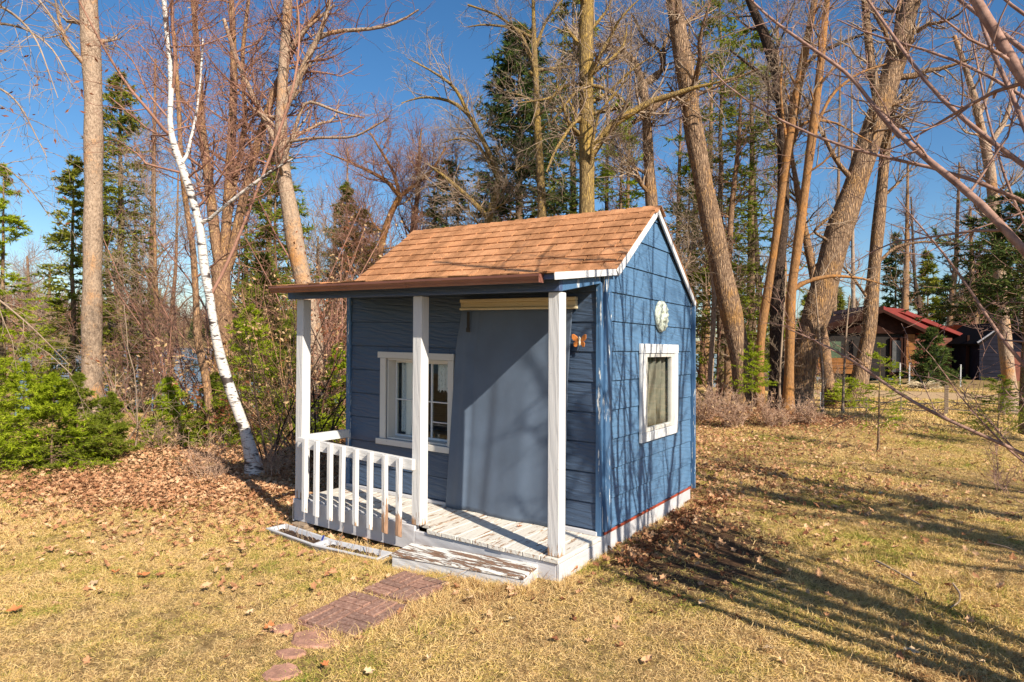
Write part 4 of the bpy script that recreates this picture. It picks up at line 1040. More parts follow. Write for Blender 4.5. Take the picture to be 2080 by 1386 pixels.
def conifer(name, label, base_px, topy, D, width_px, mat, bark=None, group=None, seed=1, whorls=26, per=5, nb=7, clumps=9, nl=0.10, nw=0.03, z0f=0.08, droop=-0.10, sparse=0.0, power=0.85, cat='conifer', trunk_w=None, lean_px=0, base_z=None, asym=0.25, dead=0.0):
    """base_px: x of the trunk at its foot, y of foot or None; topy pixel of the tip"""
    rg = np.random.default_rng(seed)
    if D is None: G, D = ground_hit(*base_px)
    G = at(base_px[0], 700, D); zg = float(gz(G[0], G[1]))
    T = at(base_px[0] + lean_px, topy, D); H = T[2] - zg
    base = np.array([G[0], G[1], zg]); tip = np.array([T[0], T[1], T[2]]) - base
    Rw = width_px / 2 / FPX * D
    o = thing(name, label, cat, base, group)
    tr = (trunk_w / 2 / FPX * D) if trunk_w else max(0.012 * H, 0.012)
    n = 14; zz = np.linspace(-0.1 / H, 1, n)[:, None]
    P = tip[None] * zz + np.c_[rg.normal(size=(n, 2)) * 0.004 * H * 0.5, np.zeros(n)]; Rr = tr * np.linspace(1.1, 0.12, n)
    V, F = tubes(P[None], Rr[None], 8); link('trunk', fast_mesh('trunk', V, F, None, True), bark or B_spruce, o)
    # boughs
    M_ = whorls * per
    h = z0f + (1 - z0f) * ((np.repeat(np.arange(whorls), per) + rg.random(M_) * 1.6 - .3).clip(0) / whorls).clip(0, .995) ** 1.0
    keep = rg.random(M_) > sparse; h = h[keep]; M_ = len(h)
    az = rg.random(M_) * 2 * PI
    prof = (1 - h) ** power * np.clip((h - z0f) / 0.12 + 0.55, 0, 1)
    Lb = np.maximum(Rw * prof * rg.uniform(1 - asym * 1.6, 1 + asym, M_), 0.03 * H * .3)
    st = np.stack([np.interp(h, zz[:, 0], P[:, k]) for k in range(3)], 1)
    d = np.stack([np.cos(az), np.sin(az), 0.25 * h + droop * (1 - h) * 2 + rg.normal(size=M_) * 0.12], 1)
    npt = 6; Q = np.empty((M_, npt, 3)); Q[:, 0] = st
    for j in range(1, npt):
        Q[:, j] = Q[:, j - 1] + d / np.linalg.norm(d, axis=1, keepdims=True) * (Lb / (npt - 1))[:, None]
        d[:, 2] += droop * 0.5 * (j < 3) + 0.10 * (j >= 3); d += rg.normal(size=d.shape) * 0.06
    RB = np.maximum(0.010 * Lb, 0.003)[:, None] * np.linspace(1, .3, npt)[None] * 1.2
    V, F = tubes(Q, RB, 3)
    Q2, R2 = sprout(Q, RB, nb, (0.22, 1.0), (0.30, 0.52), (40, 65), rg, 0.0, 0.10, 4, 0.6, 0.0015, 0.4, 0.55, planar=0.25)
    # twigs scale with bough length
    sc = np.repeat(Lb, nb)[:, None, None]; Q2 = Q2[:, :1] + (Q2 - Q2[:, :1]) * sc
    V2, F2 = tubes(Q2, R2, 3)
    link('boughs', fast_mesh('boughs', np.concatenate([V, V2]), np.concatenate([F, F2 + len(V)])), bark or B_spruce, o, kind='stuff')
    live = rg.random(len(Q2)) >= dead
    Va, Fa = needle_tris(Q2[live], rg, clumps, nl, nw); Vb, Fb = needle_tris(Q[:, 2:], rg, clumps, nl, nw)
    link('foliage', fast_mesh('foliage', np.concatenate([Va, Vb]), None, np.concatenate([Fa, Fb + len(Va)])), mat, o, kind='stuff')
    return o

# ---------------- left side
bare_tree('aspen_tree', 'tall straight aspen with orange lichen patches at the far left of the yard',
    [(188, 838, 50), (186, 740, 45), (187, 600, 42), (190, 400, 40), (190, 200, 40), (184, 90, 41), (179, 0, 42)], 13.0, B_aspen, B_twigg,
    top=15, n1=8, t1=(0.62, 1), L1=(1, 2.4), n2=5, n3=4, seed=11, ksides=16)
bare_tree('birch_tree', 'white birch with a curved leaning trunk beside the left porch corner',
    [(520, 968, 30), (512, 930, 26), (497, 870, 24), (474, 810, 23), (452, 745, 22), (437, 680, 19), (428, 620, 19), (420, 560, 17), (413, 545, 20), (412, 500, 19), (405, 455, 17), (392, 405, 17), (372, 345, 16), (352, 295, 15), (344, 265, 13), (345, 220, 12), (349, 180, 12), (345, 110, 12), (338, 55, 12), (333, 0, 11)], None, B_birch, B_twigr,
    limbs=[([(413, 458, 9), (440, 432, 7), (500, 385, 8), (555, 345, 6), (600, 320, 3)], 0, -0.3), ([(375, 335, 9), (386, 290, 7), (400, 230, 6), (408, 150, 5), (412, 80, 4)], 0, 0.3),
           ([(350, 285, 8), (300, 222, 7), (262, 180, 6), (215, 105, 5), (180, 40, 4), (150, -20, 3)], 0, -0.5, B_twigr), ([(352, 185, 7), (356, 120, 6), (350, 60, 6), (350, -20, 5)], 0, -0.2, B_twigr), ([(350, 250, 5), (300, 190, 4), (270, 120, 3), (200, 60, 2)], 0, .4, B_twigr),
           ([(430, 600, 7), (470, 520, 7), (505, 430, 6), (560, 290, 6), (600, 170, 5), (612, 60, 4), (600, -20, 3)], 0, 0.2, B_twigr)],
    top=7.5, n1=24, t1=(0.42, 1), L1=(0.8, 2.2), n2=10, L2=(.35, 1.0), n3=6, L3=(.15, .5), rt=0.0026, up=0.05, seed=12, ksides=16, ang=(45, 85))
bare_tree('lichened_tree', 'slim brown trunk with a crook just behind the white birch',
    [(440, 905, 22), (425, 830, 19), (418, 760, 18), (400, 690, 17), (398, 600, 14), (392, 500, 13), (378, 420, 12), (368, 330, 11), (362, 200, 9), (355, 80, 7)], 10.0, B_brown, B_twigr,
    top=8, n1=18, t1=(0.3, 1), L1=(0.6, 1.8), n2=7, L2=(.3, .9), n3=5, L3=(.15, .5), rt=0.003, up=.08, seed=13, leaves=G_tan, nleaf=160)
bare_tree('forked_tree', 'brown tree that splits into several upright stems behind the birch',
    [(452, 880, 46), (455, 700, 44), (450, 600, 42), (448, 540, 40)], 12.5, B_brown, B_twigr,
    limbs=[([(446, 545, 26), (432, 440, 22), (420, 330, 19), (408, 250, 17), (402, 120, 14), (392, 0, 10)], 0, 0.3), ([(455, 545, 24), (462, 420, 20), (470, 300, 19), (476, 150, 15), (470, 0, 12)], 0, 0.2),
           ([(460, 570, 22), (490, 420, 18), (520, 300, 17), (545, 220, 14), (590, 100, 12), (650, 20, 8)], 0, -0.4), ([(462, 460, 14), (478, 360, 12), (500, 250, 10), (490, 120, 9), (505, 0, 7)], 0, .5)],
    n1=0, n2=16, L2=(.8, 2.6), n3=8, L3=(.4, 1.1), n4=5, L4=(.2, .5), rt=0.004, seed=14)
bare_tree('lichened_tree', 'large orange and grey lichened tree rising behind the left end of the porch roof',
    [(648, 850, 40), (640, 700, 38), (622, 600, 36), (600, 500, 36), (592, 440, 36), (578, 370, 32), (570, 300, 27), (572, 200, 23), (580, 80, 20), (585, 0, 19)], 12.0, B_aspen, B_twigr,
    limbs=[([(572, 240, 16), (600, 170, 14), (640, 90, 11), (665, 30, 9), (672, -30, 7)], 0, -0.3), ([(590, 200, 12), (640, 75, 9), (690, 62, 9), (760, 60, 7), (815, 45, 5), (850, 20, 3)], 0, -0.6),
           ([(568, 300, 15), (520, 210, 13), (480, 120, 10), (455, 40, 8)], 0, 0.4), ([(575, 330, 8), (620, 200, 7), (690, 230, 5), (740, 240, 3)], 0, -0.5), ([(573, 290, 8), (640, 280, 6), (720, 280, 5), (790, 240, 3)], 0, -.8), ([(575, 120, 9), (620, 60, 7), (680, 10, 5)], 0, -.2)],
    top=11, n1=26, t1=(0.45, 1), L1=(1.0, 3.0), n2=10, L2=(.5, 1.4), n3=6, L3=(.2, .7), rt=0.0038, seed=15, up=.06, ksides=14, ang=(40, 85), leaves=G_red, nleaf=120)
SH = [((205, 905), 155, 24, 132, G_spruce, 'tall narrow spruce whose tip stands right of the big aspen', 0, 34, 31),]
conifer('spruce_tree', 'tall narrow spruce rising just right of the big aspen', (245, 700), 150, 22, 200, G_spruce, seed=21, whorls=46, per=7, nb=8, clumps=8, nl=.15, nw=.045, trunk_w=22, power=.45)
conifer('spruce_tree', 'shorter bushy spruce rising just left of the big aspen', (150, 700), 320, 20, 175, G_spruce, seed=22, whorls=34, per=6, nb=8, clumps=8, nl=.14, nw=.045, power=.5)
conifer('fir_tree', 'sparse green fir cut off by the left edge of the picture', (8, 700), 330, 10.5, 240, G_fir, seed=23, whorls=26, per=5, nb=9, clumps=20, nl=.07, nw=.016, sparse=.1, power=.8)
conifer('fir_tree', 'green fir behind the large lichened tree at the left of the porch roof', (560, 700), 300, 19, 230, G_firy, seed=24, whorls=40, per=6, nb=8, clumps=9, nl=.15, nw=.045, sparse=.1, power=.5)
conifer('spruce_tree', 'small pointed yellow-green spruce left of the playhouse roof ridge', (703, 700), 372, 21, 165, G_firy, seed=25, whorls=34, per=7, nb=8, clumps=8, nl=.13, nw=.04, power=.6)
conifer('spruce_tree', 'browning spruce base just left of the roof slope', (735, 700), 430, 19, 210, G_brownc, seed=26, whorls=24, per=6, nb=7, clumps=7, nl=.14, nw=.03, power=.5, dead=.3)
conifer('spruce_tree', 'dark round-topped spruce above the left part of the shingle roof', (908, 700), 330, 23, 190, G_dark, seed=27, whorls=34, per=7, nb=8, clumps=9, nl=.16, nw=.05, power=.45)
conifer('fir_tree', 'fir with bare lower branches between the birch and the porch', (540, 700), 520, 13.5, 260, G_firy, seed=28, whorls=26, per=7, nb=8, clumps=14, nl=.09, nw=.022, power=.6)
# young firs in front of the lake at the left
for i, (x, ty, by, w, lab) in enumerate([
        (50, 740, 950, 260, 'bushy young fir at the lower left, in front of the others'), (160, 760, 948, 200, 'bushy young fir just left of the path into the trees'),
        (-50, 690, 960, 260, 'young fir cut off by the lower left edge'), (225, 800, 935, 120, 'lowest young fir at the edge of the leaf-covered path'),
        (110, 760, 955, 240, 'spreading low fir near the front of the left fir clump')]):
    conifer('young_fir', lab, (x, by), ty, None if i != 3 else None, w, [G_fir, G_firy, G_fir, G_firy, G_fir][i], seed=60 + i, whorls=15, per=6, nb=9, clumps=26, nl=.045, nw=.010, power=.75, z0f=.03, droop=-.05, group='young firs at the left edge of the yard')
for i, (x, ty, by, w, lab) in enumerate([
        (345, 770, 905, 150, 'young fir between the path and the white birch'), (440, 760, 900, 170, 'young fir directly behind the foot of the birch'),
        (510, 620, 905, 230, 'young fir right of the birch trunk'), (585, 640, 900, 170, 'taller young fir beside the left porch post'), (690, 700, 895, 150, 'young fir seen between the left porch post and the wall')]):
    conifer('young_fir', lab, (x, by), ty, None, w, G_fir if i % 2 == 0 else G_firy, seed=70 + i, whorls=15, per=6, nb=8, clumps=16, nl=.06, nw=.014, power=.7, z0f=.04, group='young firs behind the birch')
# ---------------- bare trees behind the roof
bare_tree('bare_tree', 'fine-twigged bare tree with a bent orange trunk left of the roof ridge',
    [(752, 640, 16), (768, 540, 15), (778, 480, 14), (795, 430, 13), (812, 400, 12)], 20, B_orange, B_twigr,
    limbs=[([(812, 400, 9), (850, 370, 8), (880, 345, 6), (905, 300, 4)], 0, 0), ([(810, 400, 9), (790, 370, 8), (745, 345, 7), (700, 325, 4), (660, 310, 2)], 0, 0), ([(812, 398, 8), (800, 350, 7), (770, 300, 5), (752, 270, 3)], 0, 0)],
    n1=10, n2=14, L2=(.6, 1.8), n3=9, L3=(.4, .9), n4=4, L4=(.2, .5), rt=.005, seed=31, up=.25)
bare_tree('bare_tree', 'grey bare tree with an upright fan of fine twigs above the left roof end',
    [(835, 700, 18), (835, 560, 16), (838, 480, 14), (842, 440, 12), (850, 390, 9), (852, 300, 6), (856, 262, 3)], 21, B_brown, B_twigr, n1=20, t1=(.35, .95), L1=(.9, 2.4), n2=8, L2=(.5, 1.3), n3=7, L3=(.3, .8), rt=.005, seed=32, up=.3, ang=(25, 55))
bare_tree('bare_tree', 'wide bare tree whose long limbs reach left over the middle of the roof',
    [(1010, 700, 20), (1000, 560, 18), (985, 470, 16), (1000, 420, 15), (1015, 360, 12), (1005, 330, 9)], 18, B_yell, B_twigg,
    limbs=[([(1010, 345, 11), (985, 290, 9), (950, 230, 8), (925, 175, 7), (870, 140, 4), (830, 120, 2)], 0, -.4), ([(1000, 330, 9), (960, 240, 8), (920, 205, 7), (860, 195, 5), (815, 210, 2)], 0, .2), ([(1000, 450, 11), (950, 400, 10), (905, 360, 7), (870, 335, 4)], 0, .3),
           ([(1010, 360, 8), (970, 290, 6), (930, 280, 4), (900, 290, 2)], 0, .3)],
    n1=10, n2=11, L2=(.6, 1.9), n3=7, L3=(.3, .9), n4=3, L4=(.2, .5), rt=.0045, seed=33, up=.1)
bare_tree('bare_tree', 'slender grey tree with a forked crown in front of the tall dark spruce',
    [(1100, 700, 20), (1105, 560, 19), (1100, 400, 18), (1092, 260, 15), (1088, 150, 12), (1085, 90, 10), (1083, 0, 7)], 19, B_yell, B_twigg,
    limbs=[([(1088, 140, 8), (1060, 70, 7), (1010, 30, 5), (950, 10, 4)], 0, -.3), ([(1086, 100, 7), (1110, 40, 6), (1150, -10, 4)], 0, .2), ([(1090, 155, 10), (1070, 145, 9), (1120, 140, 7), (1170, 135, 5)], 0, .3), ([(1086, 80, 7), (1040, 55, 6), (980, 50, 4), (950, 55, 2)], 0, -.3)],
    top=13, n1=16, t1=(.5, 1), L1=(1, 2.6), n2=9, n3=8, rt=.0045, seed=34)
bare_tree('lichened_tree', 'thick yellow-barked trunk rising behind the middle of the roof',
    [(1192, 760, 34), (1192, 560, 33), (1192, 430, 32), (1192, 300, 31), (1191, 180, 29), (1190, 60, 29), (1192, 0, 28)], 15, B_yell, B_twigg,
    limbs=[([(1196, 325, 18), (1225, 275, 18), (1255, 245, 17), (1290, 225, 15), (1325, 205, 14)], 0, -.3), ([(1325, 205, 14), (1370, 192, 12), (1410, 178, 9), (1450, 170, 6), (1500, 155, 3)], 0, -.6),
           ([(1290, 226, 8), (1255, 195, 8), (1225, 178, 8), (1195, 170, 8), (1175, 180, 6), (1150, 210, 5), (1120, 250, 4)], 0, -.2), ([(1190, 172, 7), (1150, 170, 6), (1120, 200, 5), (1050, 210, 3)], 0, -.5), ([(1188, 232, 8), (1160, 255, 7), (1125, 310, 5), (1110, 350, 3)], 0, -.6)],
    dz=0.0, top=15, n1=20, t1=(.45, 1), L1=(1.2, 3.4), n2=10, L2=(.5, 1.6), n3=8, L3=(.3, .8), rt=.004, seed=35, ksides=14)
bare_tree('bare_tree', 'grey trunk with a knotted fork behind the roof peak',
    [(1330, 700, 32), (1328, 500, 29), (1324, 420, 26), (1318, 330, 22), (1313, 230, 19), (1305, 170, 17)], 16, B_grey, B_twigg,
    limbs=[([(1305, 175, 15), (1290, 125, 14), (1262, 102, 12), (1235, 95, 10), (1212, 90, 8)], 0, -.2), ([(1308, 172, 12), (1335, 160, 11), (1350, 130, 10), (1345, 90, 8), (1370, 60, 6), (1375, 0, 4)], 0, .2), ([(1350, 150, 9), (1340, 100, 7), (1310, 85, 6), (1285, 30, 4)], 0, .3)],
    n1=6, n2=14, L2=(.6, 2.0), n3=9, L3=(.3, .9), n4=4, L4=(.2, .5), rt=.004, seed=36)
conifer('spruce_tree', 'tall dark spruce above the middle of the playhouse roof', (1055, 700), 50, 22, 330, G_dark, seed=41, whorls=54, per=8, nb=9, clumps=10, nl=.20, nw=.06, trunk_w=26, power=.55, lean_px=0, sparse=.1)
conifer('spruce_tree', 'dark spruce showing behind the thick yellow-barked trunk', (1165, 700), -40, 26, 260, G_spruce, seed=42, whorls=46, per=6, nb=8, clumps=9, nl=.20, nw=.06, sparse=.25, power=.5)
conifer('fir_tree', 'thin fir right of the thick yellow-barked trunk', (1262, 700), 200, 22, 210, G_fir, seed=43, whorls=32, per=5, nb=8, clumps=9, nl=.16, nw=.042, sparse=.25, power=.5, trunk_w=13)
conifer('fir_tree', 'tall open fir between the roof peak and the leaning oak', (1465, 760), -60, 20, 250, G_firy, seed=44, whorls=46, per=5, nb=9, clumps=10, nl=.15, nw=.042, sparse=.25, power=.35, trunk_w=16, dead=.25)
conifer('fir_tree', 'tall open fir between the leaning oak and the orange stems', (1528, 760), 60, 22, 240, G_firy, seed=45, whorls=40, per=5, nb=9, clumps=10, nl=.16, nw=.045, sparse=.25, power=.35, trunk_w=20, dead=.25)
conifer('fir_tree', 'small fir close behind the right gable edge', (1400, 760), 330, 21, 180, G_fir, seed=46, whorls=26, per=6, nb=8, clumps=9, nl=.15, nw=.042, sparse=.2, power=.5)
# ---------------- right group
bare_tree('oak_tree', 'big oak trunk leaning left, just behind the gable end of the playhouse',
    [(1518, 838, 50), (1510, 760, 46), (1502, 715, 44), (1485, 635, 45), (1464, 540, 44), (1450, 476, 43), (1430, 380, 40), (1408, 260, 38), (1390, 140, 36), (1368, 0, 33)], 15.5, B_grey, B_twigg,
    limbs=[([(1405, 188, 12), (1380, 190, 14), (1345, 205, 13), (1310, 235, 12), (1285, 250, 8)], 0, -.3), ([(1412, 195, 8), (1470, 170, 6), (1540, 140, 3)], 0, -.4)],
    top=14, n1=14, t1=(.55, 1), L1=(1.2, 3.4), n2=8, n3=7, seed=51, ksides=18)
bare_tree('orange_stem_tree', 'slender orange-barked trunk, left one of the pair by the big leaning trunk',
    [(1545, 838, 18), (1543, 760, 18), (1545, 680, 18), (1560, 590, 19), (1575, 500, 18), (1590, 380, 18), (1605, 280, 20), (1620, 180, 18), (1640, 80, 16), (1655, 0, 14)], 15.0, B_orange, B_twigg,
    limbs=[([(1600, 300, 7), (1590, 240, 6), (1585, 180, 5), (1590, 100, 4)], 0, 0), ([(1608, 265, 7), (1650, 242, 7), (1700, 250, 5), (1770, 290, 3)], 0, -.3)], top=12, n1=16, t1=(.45, 1), L1=(.9, 2.2), n2=8, n3=7, seed=52, ksides=12)
bare_tree('dark_tree', 'nearly black trunk standing between the two orange-barked stems',
    [(1580, 838, 34), (1577, 700, 30), (1580, 560, 27), (1590, 460, 25), (1592, 350, 25), (1590, 225, 24), (1578, 155, 22), (1552, 65, 20), (1530, 22, 17), (1510, -30, 14)], 17.0, B_dark, B_twigg,
    limbs=[([(1592, 300, 14), (1610, 200, 13), (1640, 120, 10), (1700, 90, 8), (1780, 60, 5)], 0, 0), ([(1588, 220, 10), (1555, 160, 9), (1520, 130, 7), (1480, 100, 4)], 0, .3)], top=12, n1=18, t1=(.45, 1), L1=(1.2, 3.2), n2=9, n3=7, seed=53, ksides=14)
bare_tree('orange_stem_tree', 'slender orange-barked trunk, right one of the pair, crossing the big leaning trunk',
    [(1600, 842, 22), (1603, 760, 20), (1605, 680, 20), (1606, 600, 20), (1620, 500, 20), (1640, 350, 18), (1652, 260, 19), (1665, 150, 16), (1680, 0, 13)], 14.6, B_orange, B_twigg,
    limbs=[([(1608, 590, 11), (1640, 570, 10), (1690, 560, 8), (1750, 565, 5), (1800, 580, 3)], 0, -.2), ([(1652, 268, 8), (1690, 190, 7), (1740, 150, 6), (1800, 130, 4)], 0, 0)], top=12, n1=14, t1=(.45, 1), L1=(.9, 2.4), n2=8, n3=7, seed=54, ksides=12)
bare_tree('oak_tree', 'thickest grey furrowed trunk leaning right, behind the leaf mound',
    [(1618, 842, 54), (1625, 790, 50), (1640, 700, 54), (1670, 600, 58), (1700, 480, 56), (1740, 370, 51), (1780, 240, 48), (1812, 150, 46), (1852, 0, 40)], 16.0, B_grey, B_twigg,
    limbs=[([(1648, 800, 18), (1700, 260, 17)][:0] or [(1790, 240, 22), (1770, 140, 20), (1762, 60, 17), (1755, -20, 14)], 0, 0), ([(1745, 380, 14), (1700, 330, 10), (1660, 250, 8), (1630, 190, 5)], 0, -.4), ([(1700, 500, 8), (1650, 470, 6), (1700, 430, 5)], 0, -.5)],
    top=14, n1=16, t1=(.5, 1), L1=(1.2, 3.4), n2=9, n3=7, seed=55, ksides=18)
bare_tree('bare_tree', 'grey-brown trunk standing alone left of the far cabin porch',
    [(1690, 822, 32), (1680, 760, 26), (1673, 690, 22), (1665, 640, 18), (1652, 560, 18), (1637, 480, 16), (1622, 400, 14), (1612, 340, 10)], 18.0, B_brown, B_twigg, top=9, n1=16, t1=(.4, 1), L1=(.8, 2.2), n2=8, n3=7, seed=56)
bare_tree('bare_tree', 'straight brown trunk in front of the far cabin porch',
    [(1738, 818, 44), (1748, 760, 36), (1765, 680, 31), (1775, 550, 28), (1790, 400, 25), (1800, 280, 21), (1812, 180, 18), (1822, 60, 14), (1828, 0, 11)], 18.0, B_grey, B_twigg,
    limbs=[([(1777, 540, 8), (1820, 500, 7), (1880, 490, 5), (1950, 500, 3)], 0, -.3), ([(1772, 620, 7), (1730, 560, 6), (1700, 530, 4)], 0, -.2)], top=12, n1=18, t1=(.4, 1), L1=(1, 2.8), n2=9, n3=7, seed=57, ksides=14)
bare_tree('bare_tree', 'pale grey trunk near the right edge behind the hanging conifer boughs',
    [(2052, 800, 34), (2042, 700, 29), (2034, 600, 27), (2022, 450, 25), (2010, 335, 24), (1998, 283, 20), (1980, 202, 16), (1960, 133, 13), (1938, 73, 9)], 17.0, B_aspen, B_twigg,
    limbs=[([(2006, 300, 15), (2040, 250, 12), (2060, 190, 10), (2075, 120, 8)], 0, 0), ([(1990, 240, 8), (2020, 150, 7), (2030, 60, 5)], 0, .2)], n1=18, t1=(.4, 1), L1=(.9, 2.4), n2=8, n3=7, seed=58, ksides=14)
bare_tree('bare_tree', 'thin pale trunk right beside the rear edge of the playhouse',
    [(1441, 836, 14), (1443, 760, 12), (1448, 680, 11), (1451, 600, 10), (1440, 500, 9), (1432, 400, 8), (1425, 300, 6)], 16.5, B_aspen, B_twigg, n1=16, t1=(.3, 1), L1=(.6, 1.6), n2=6, n3=5, seed=59)
bare_tree('bare_tree', 'thin brown trunk between the playhouse and the leaning oak',
    [(1478, 800, 18), (1480, 700, 17), (1478, 560, 15), (1486, 420, 12), (1500, 300, 9), (1505, 200, 6)], 19, B_brown, B_twigr, n1=16, t1=(.3, 1), L1=(.8, 2), n2=6, n3=6, seed=61)
for i, (x, lab) in enumerate([(1582, 'thin grey sapling at the edge of the leaf mound'), (1670, 'bare sapling left of the lone grey-brown trunk'), (1712, 'bare sapling between two trunks in front of the cabin'), (1408 + 80, 'bare sapling in front of the leaning oak')]):
    bare_tree('sapling', lab, [(x, 850 - (i % 3) * 12, 6), (x + 2, 760, 5), (x + (-1) ** i * 8, 660, 4), (x + (-1) ** i * 14, 560 + 20 * i, 2.5)], 15 + i * .6, B_twigg, B_twigg, cat='sapling', group='bare saplings by the big trunks', n1=16, t1=(.2, 1), L1=(.3, .8), n2=5, L2=(.2, .4), n3=3, L3=(.1, .25), rt=.0028, seed=80 + i)
# firs on the right lawn
conifer('young_fir', 'knee-high open fir standing alone on the right lawn, in front of the cabin', (1788, 918), 700, None, 150, G_fir, seed=91, whorls=12, per=4, nb=7, clumps=26, nl=.030, nw=.007, power=.55, z0f=.22, sparse=.1, droop=-.02)
conifer('young_fir', 'small fir near the right edge in front of the post and rail fence', (2030, 905), 765, None, 170, G_firy, seed=92, whorls=12, per=5, nb=8, clumps=20, nl=.035, nw=.009, power=.5, z0f=.2)
conifer('young_fir', 'low fir tuft at the foot of the left orange-barked trunk', (1530, 848), 700, 14.2, 110, G_fir, seed=93, whorls=10, per=5, nb=7, clumps=16, nl=.05, nw=.012, power=.5, z0f=.3)
conifer('young_fir', 'low fir beside the foot of the trunk in front of the cabin', (1722, 826), 770, 17.5, 120, G_fir, seed=94, whorls=9, per=5, nb=7, clumps=14, nl=.06, nw=.014, power=.5, z0f=.2)
conifer('spruce_tree', 'rounded dark green spruce against the orange cabin wall', (1893, 767), 668, 31, 105, G_dark, seed=95, whorls=20, per=7, nb=7, clumps=9, nl=.16, nw=.05, power=.6, z0f=.02)
conifer('spruce_tree', 'large spruce with heavy boughs hanging at the right edge above the sheds', (2090, 700), 395, 12.5, 520, G_dark, seed=96, whorls=16, per=7, nb=11, clumps=22, nl=.10, nw=.026, power=.4, z0f=.5, sparse=.05, trunk_w=30, droop=-.14)
SPL = ['the left slope of the cabin roof', 'the cabin roof ridge', 'the cabin, tallest of the far spruces', 'the cabin, just right of the tallest far spruce', 'the right end of the red cabin roof', 'the gap between cabin and shed', 'the foot of the thickest leaning trunk', 'the shed at the right picture edge', 'the cabin ridge, lowest of the far spruces', 'the grey roof edge of the shed', 'the orange-barked stems', 'the foot of the leaning oak']
for i, (x, ty, w, D_) in enumerate([(1700, 588, 80, 58), (1733, 610, 60, 62), (1820, 478, 100, 60), (1885, 512, 90, 62), (1925, 560, 110, 66), (1962, 600, 90, 60), (1640, 600, 80, 70), (2045, 540, 120, 64), (1770, 600, 90, 75), (1990, 575, 70, 72), (1580, 560, 90, 66), (1500, 540, 100, 64)]):
    conifer('spruce_tree', 'distant pointed spruce behind ' + SPL[i], (x, 700), ty, D_, w, G_dark if i % 3 else G_spruce, group='distant spruces beyond the cabins', seed=100 + i, whorls=22, per=6, nb=5, clumps=6, nl=.5, nw=.16, power=.6)
# background trees
LM = [(15, 'the left picture edge'), (60, 'the leftmost young firs'), (100, 'the shorter bushy spruce, on its left'), (140, 'the shorter bushy spruce'), (188, 'the tall orange-lichened aspen'), (240, 'the tall narrow spruce'), (275, 'the pale thin-stemmed shrub'), (300, 'the open leafy path'), (335, 'the upper birch trunk, on its left'), (370, 'the upper birch trunk, on its right'), (405, 'the crooked slim trunk'), (450, 'the many-stemmed fork'), (500, 'the birch side limb'), (540, 'the bare-bottomed fir'), (580, 'the upper part of the large lichened tree'), (610, 'the left end of the gutter'), (640, 'the left porch post'), (672, 'the small pointed spruce, on its left'), (700, 'the small pointed spruce'), (730, 'the lowest corner of the shingle slope'), (750, 'the browning spruce'), (790, 'the bent orange trunk'), (840, 'the fan of fine grey twigs'), (880, 'the left end of the roof ridge'), (910, 'the dark round-topped spruce'), (945, 'the long left-reaching limbs'), (1000, 'the wide bare tree'), (1045, 'the tall dark spruce'), (1100, 'the forked slender grey tree'), (1140, 'the thick yellow-barked trunk, on its left'), (1192, 'the thick yellow-barked trunk'), (1228, 'the drooping dark limb over the roof'), (1260, 'the thin fir over the roof'), (1325, 'the knotted fork above the roof peak'), (1365, 'the roof peak, on its right'), (1395, 'the top of the leaning oak'), (1430, 'the middle of the leaning oak'), (1465, 'the first open fir'), (1500, 'the thin brown trunk'), (1528, 'the second open fir'), (1550, 'the left orange stem'), (1585, 'the nearly black trunk'), (1605, 'the right orange stem'), (1640, 'the thickest leaning trunk, on its left'), (1690, 'the lone grey-brown trunk'), (1735, 'the low fir before the cabin'), (1770, 'the straight trunk before the cabin'), (1790, 'the lone lawn fir'), (1820, 'the cabin gable, right side'), (1840, 'the amber cabin wall'), (1880, 'the rounded dark spruce'), (1925, 'the cabin log wall'), (1962, 'the pale shed roof edge'), (1990, 'the slate-blue shed'), (2050, 'the right picture edge')]
USED = set()
def landmark(x):
    for d_, nm in sorted((abs(x - a), n) for a, n in LM):
        if nm not in USED: USED.add(nm); return nm
# bare background trees
BG = [(22, 600, 34), (95, 540, 30), (290, 420, 26), (320, 300, 20), (268, 470, 25), (345, 350, 27), (500, 380, 22), (640, 480, 20), (672, 420, 24), (745, 500, 27), (880, 380, 28), (945, 300, 26), (1040, 420, 26), (1140, 260, 27), (1228, 120, 25), (1260, 30, 28), (1365, 240, 24), (1395, 180, 30), (1430, 120, 27), (1550, 150, 26), (1600, 40, 30), (1690, 60, 52), (1735, 120, 54), (1835, 330, 56), (1875, 400, 58), (1925, 330, 54), (1985, 420, 56), (2070, 200, 50), (300, 120, 26), (230, 380, 30), (75, 520, 34), (540, 180, 26), (700, 300, 32)]
for i, (x, ty, D_) in enumerate(BG):
    rr = random.Random(500 + i); w_ = rr.uniform(9, 17); lx_ = rr.uniform(-25, 25)
    bare_tree('bare_tree', 'slender bare tree in the far woods by ' + landmark(x),
        [(x, 740, w_ * 1.3), (x + lx_ * .3, 620, w_), (x + lx_ * .7, (740 + ty) / 2, w_ * .7), (x + lx_, ty, w_ * .3)], D_, [B_brown, B_grey, B_twigg, B_brown, B_dark][i % 5], [B_twigr, B_twigg][i % 2],
        group='slender bare trees in the woods ' + ('toward the lake' if x < 700 else 'beyond the roof' if x < 1400 else 'at the right'), n1=20, t1=(.25, 1), L1=(1.0, 3.2), n2=8, L2=(.6, 1.6), n3=6, L3=(.4, .9), rt=.0065, seed=500 + i, ksides=7, up=.18)
B_weed = mk_bark('dry_weed_stalk', (0.30, 0.17, 0.11), (0.60, 0.42, 0.30), (1, 1, 1), 3, None, 0, 0, .001, plates=False)
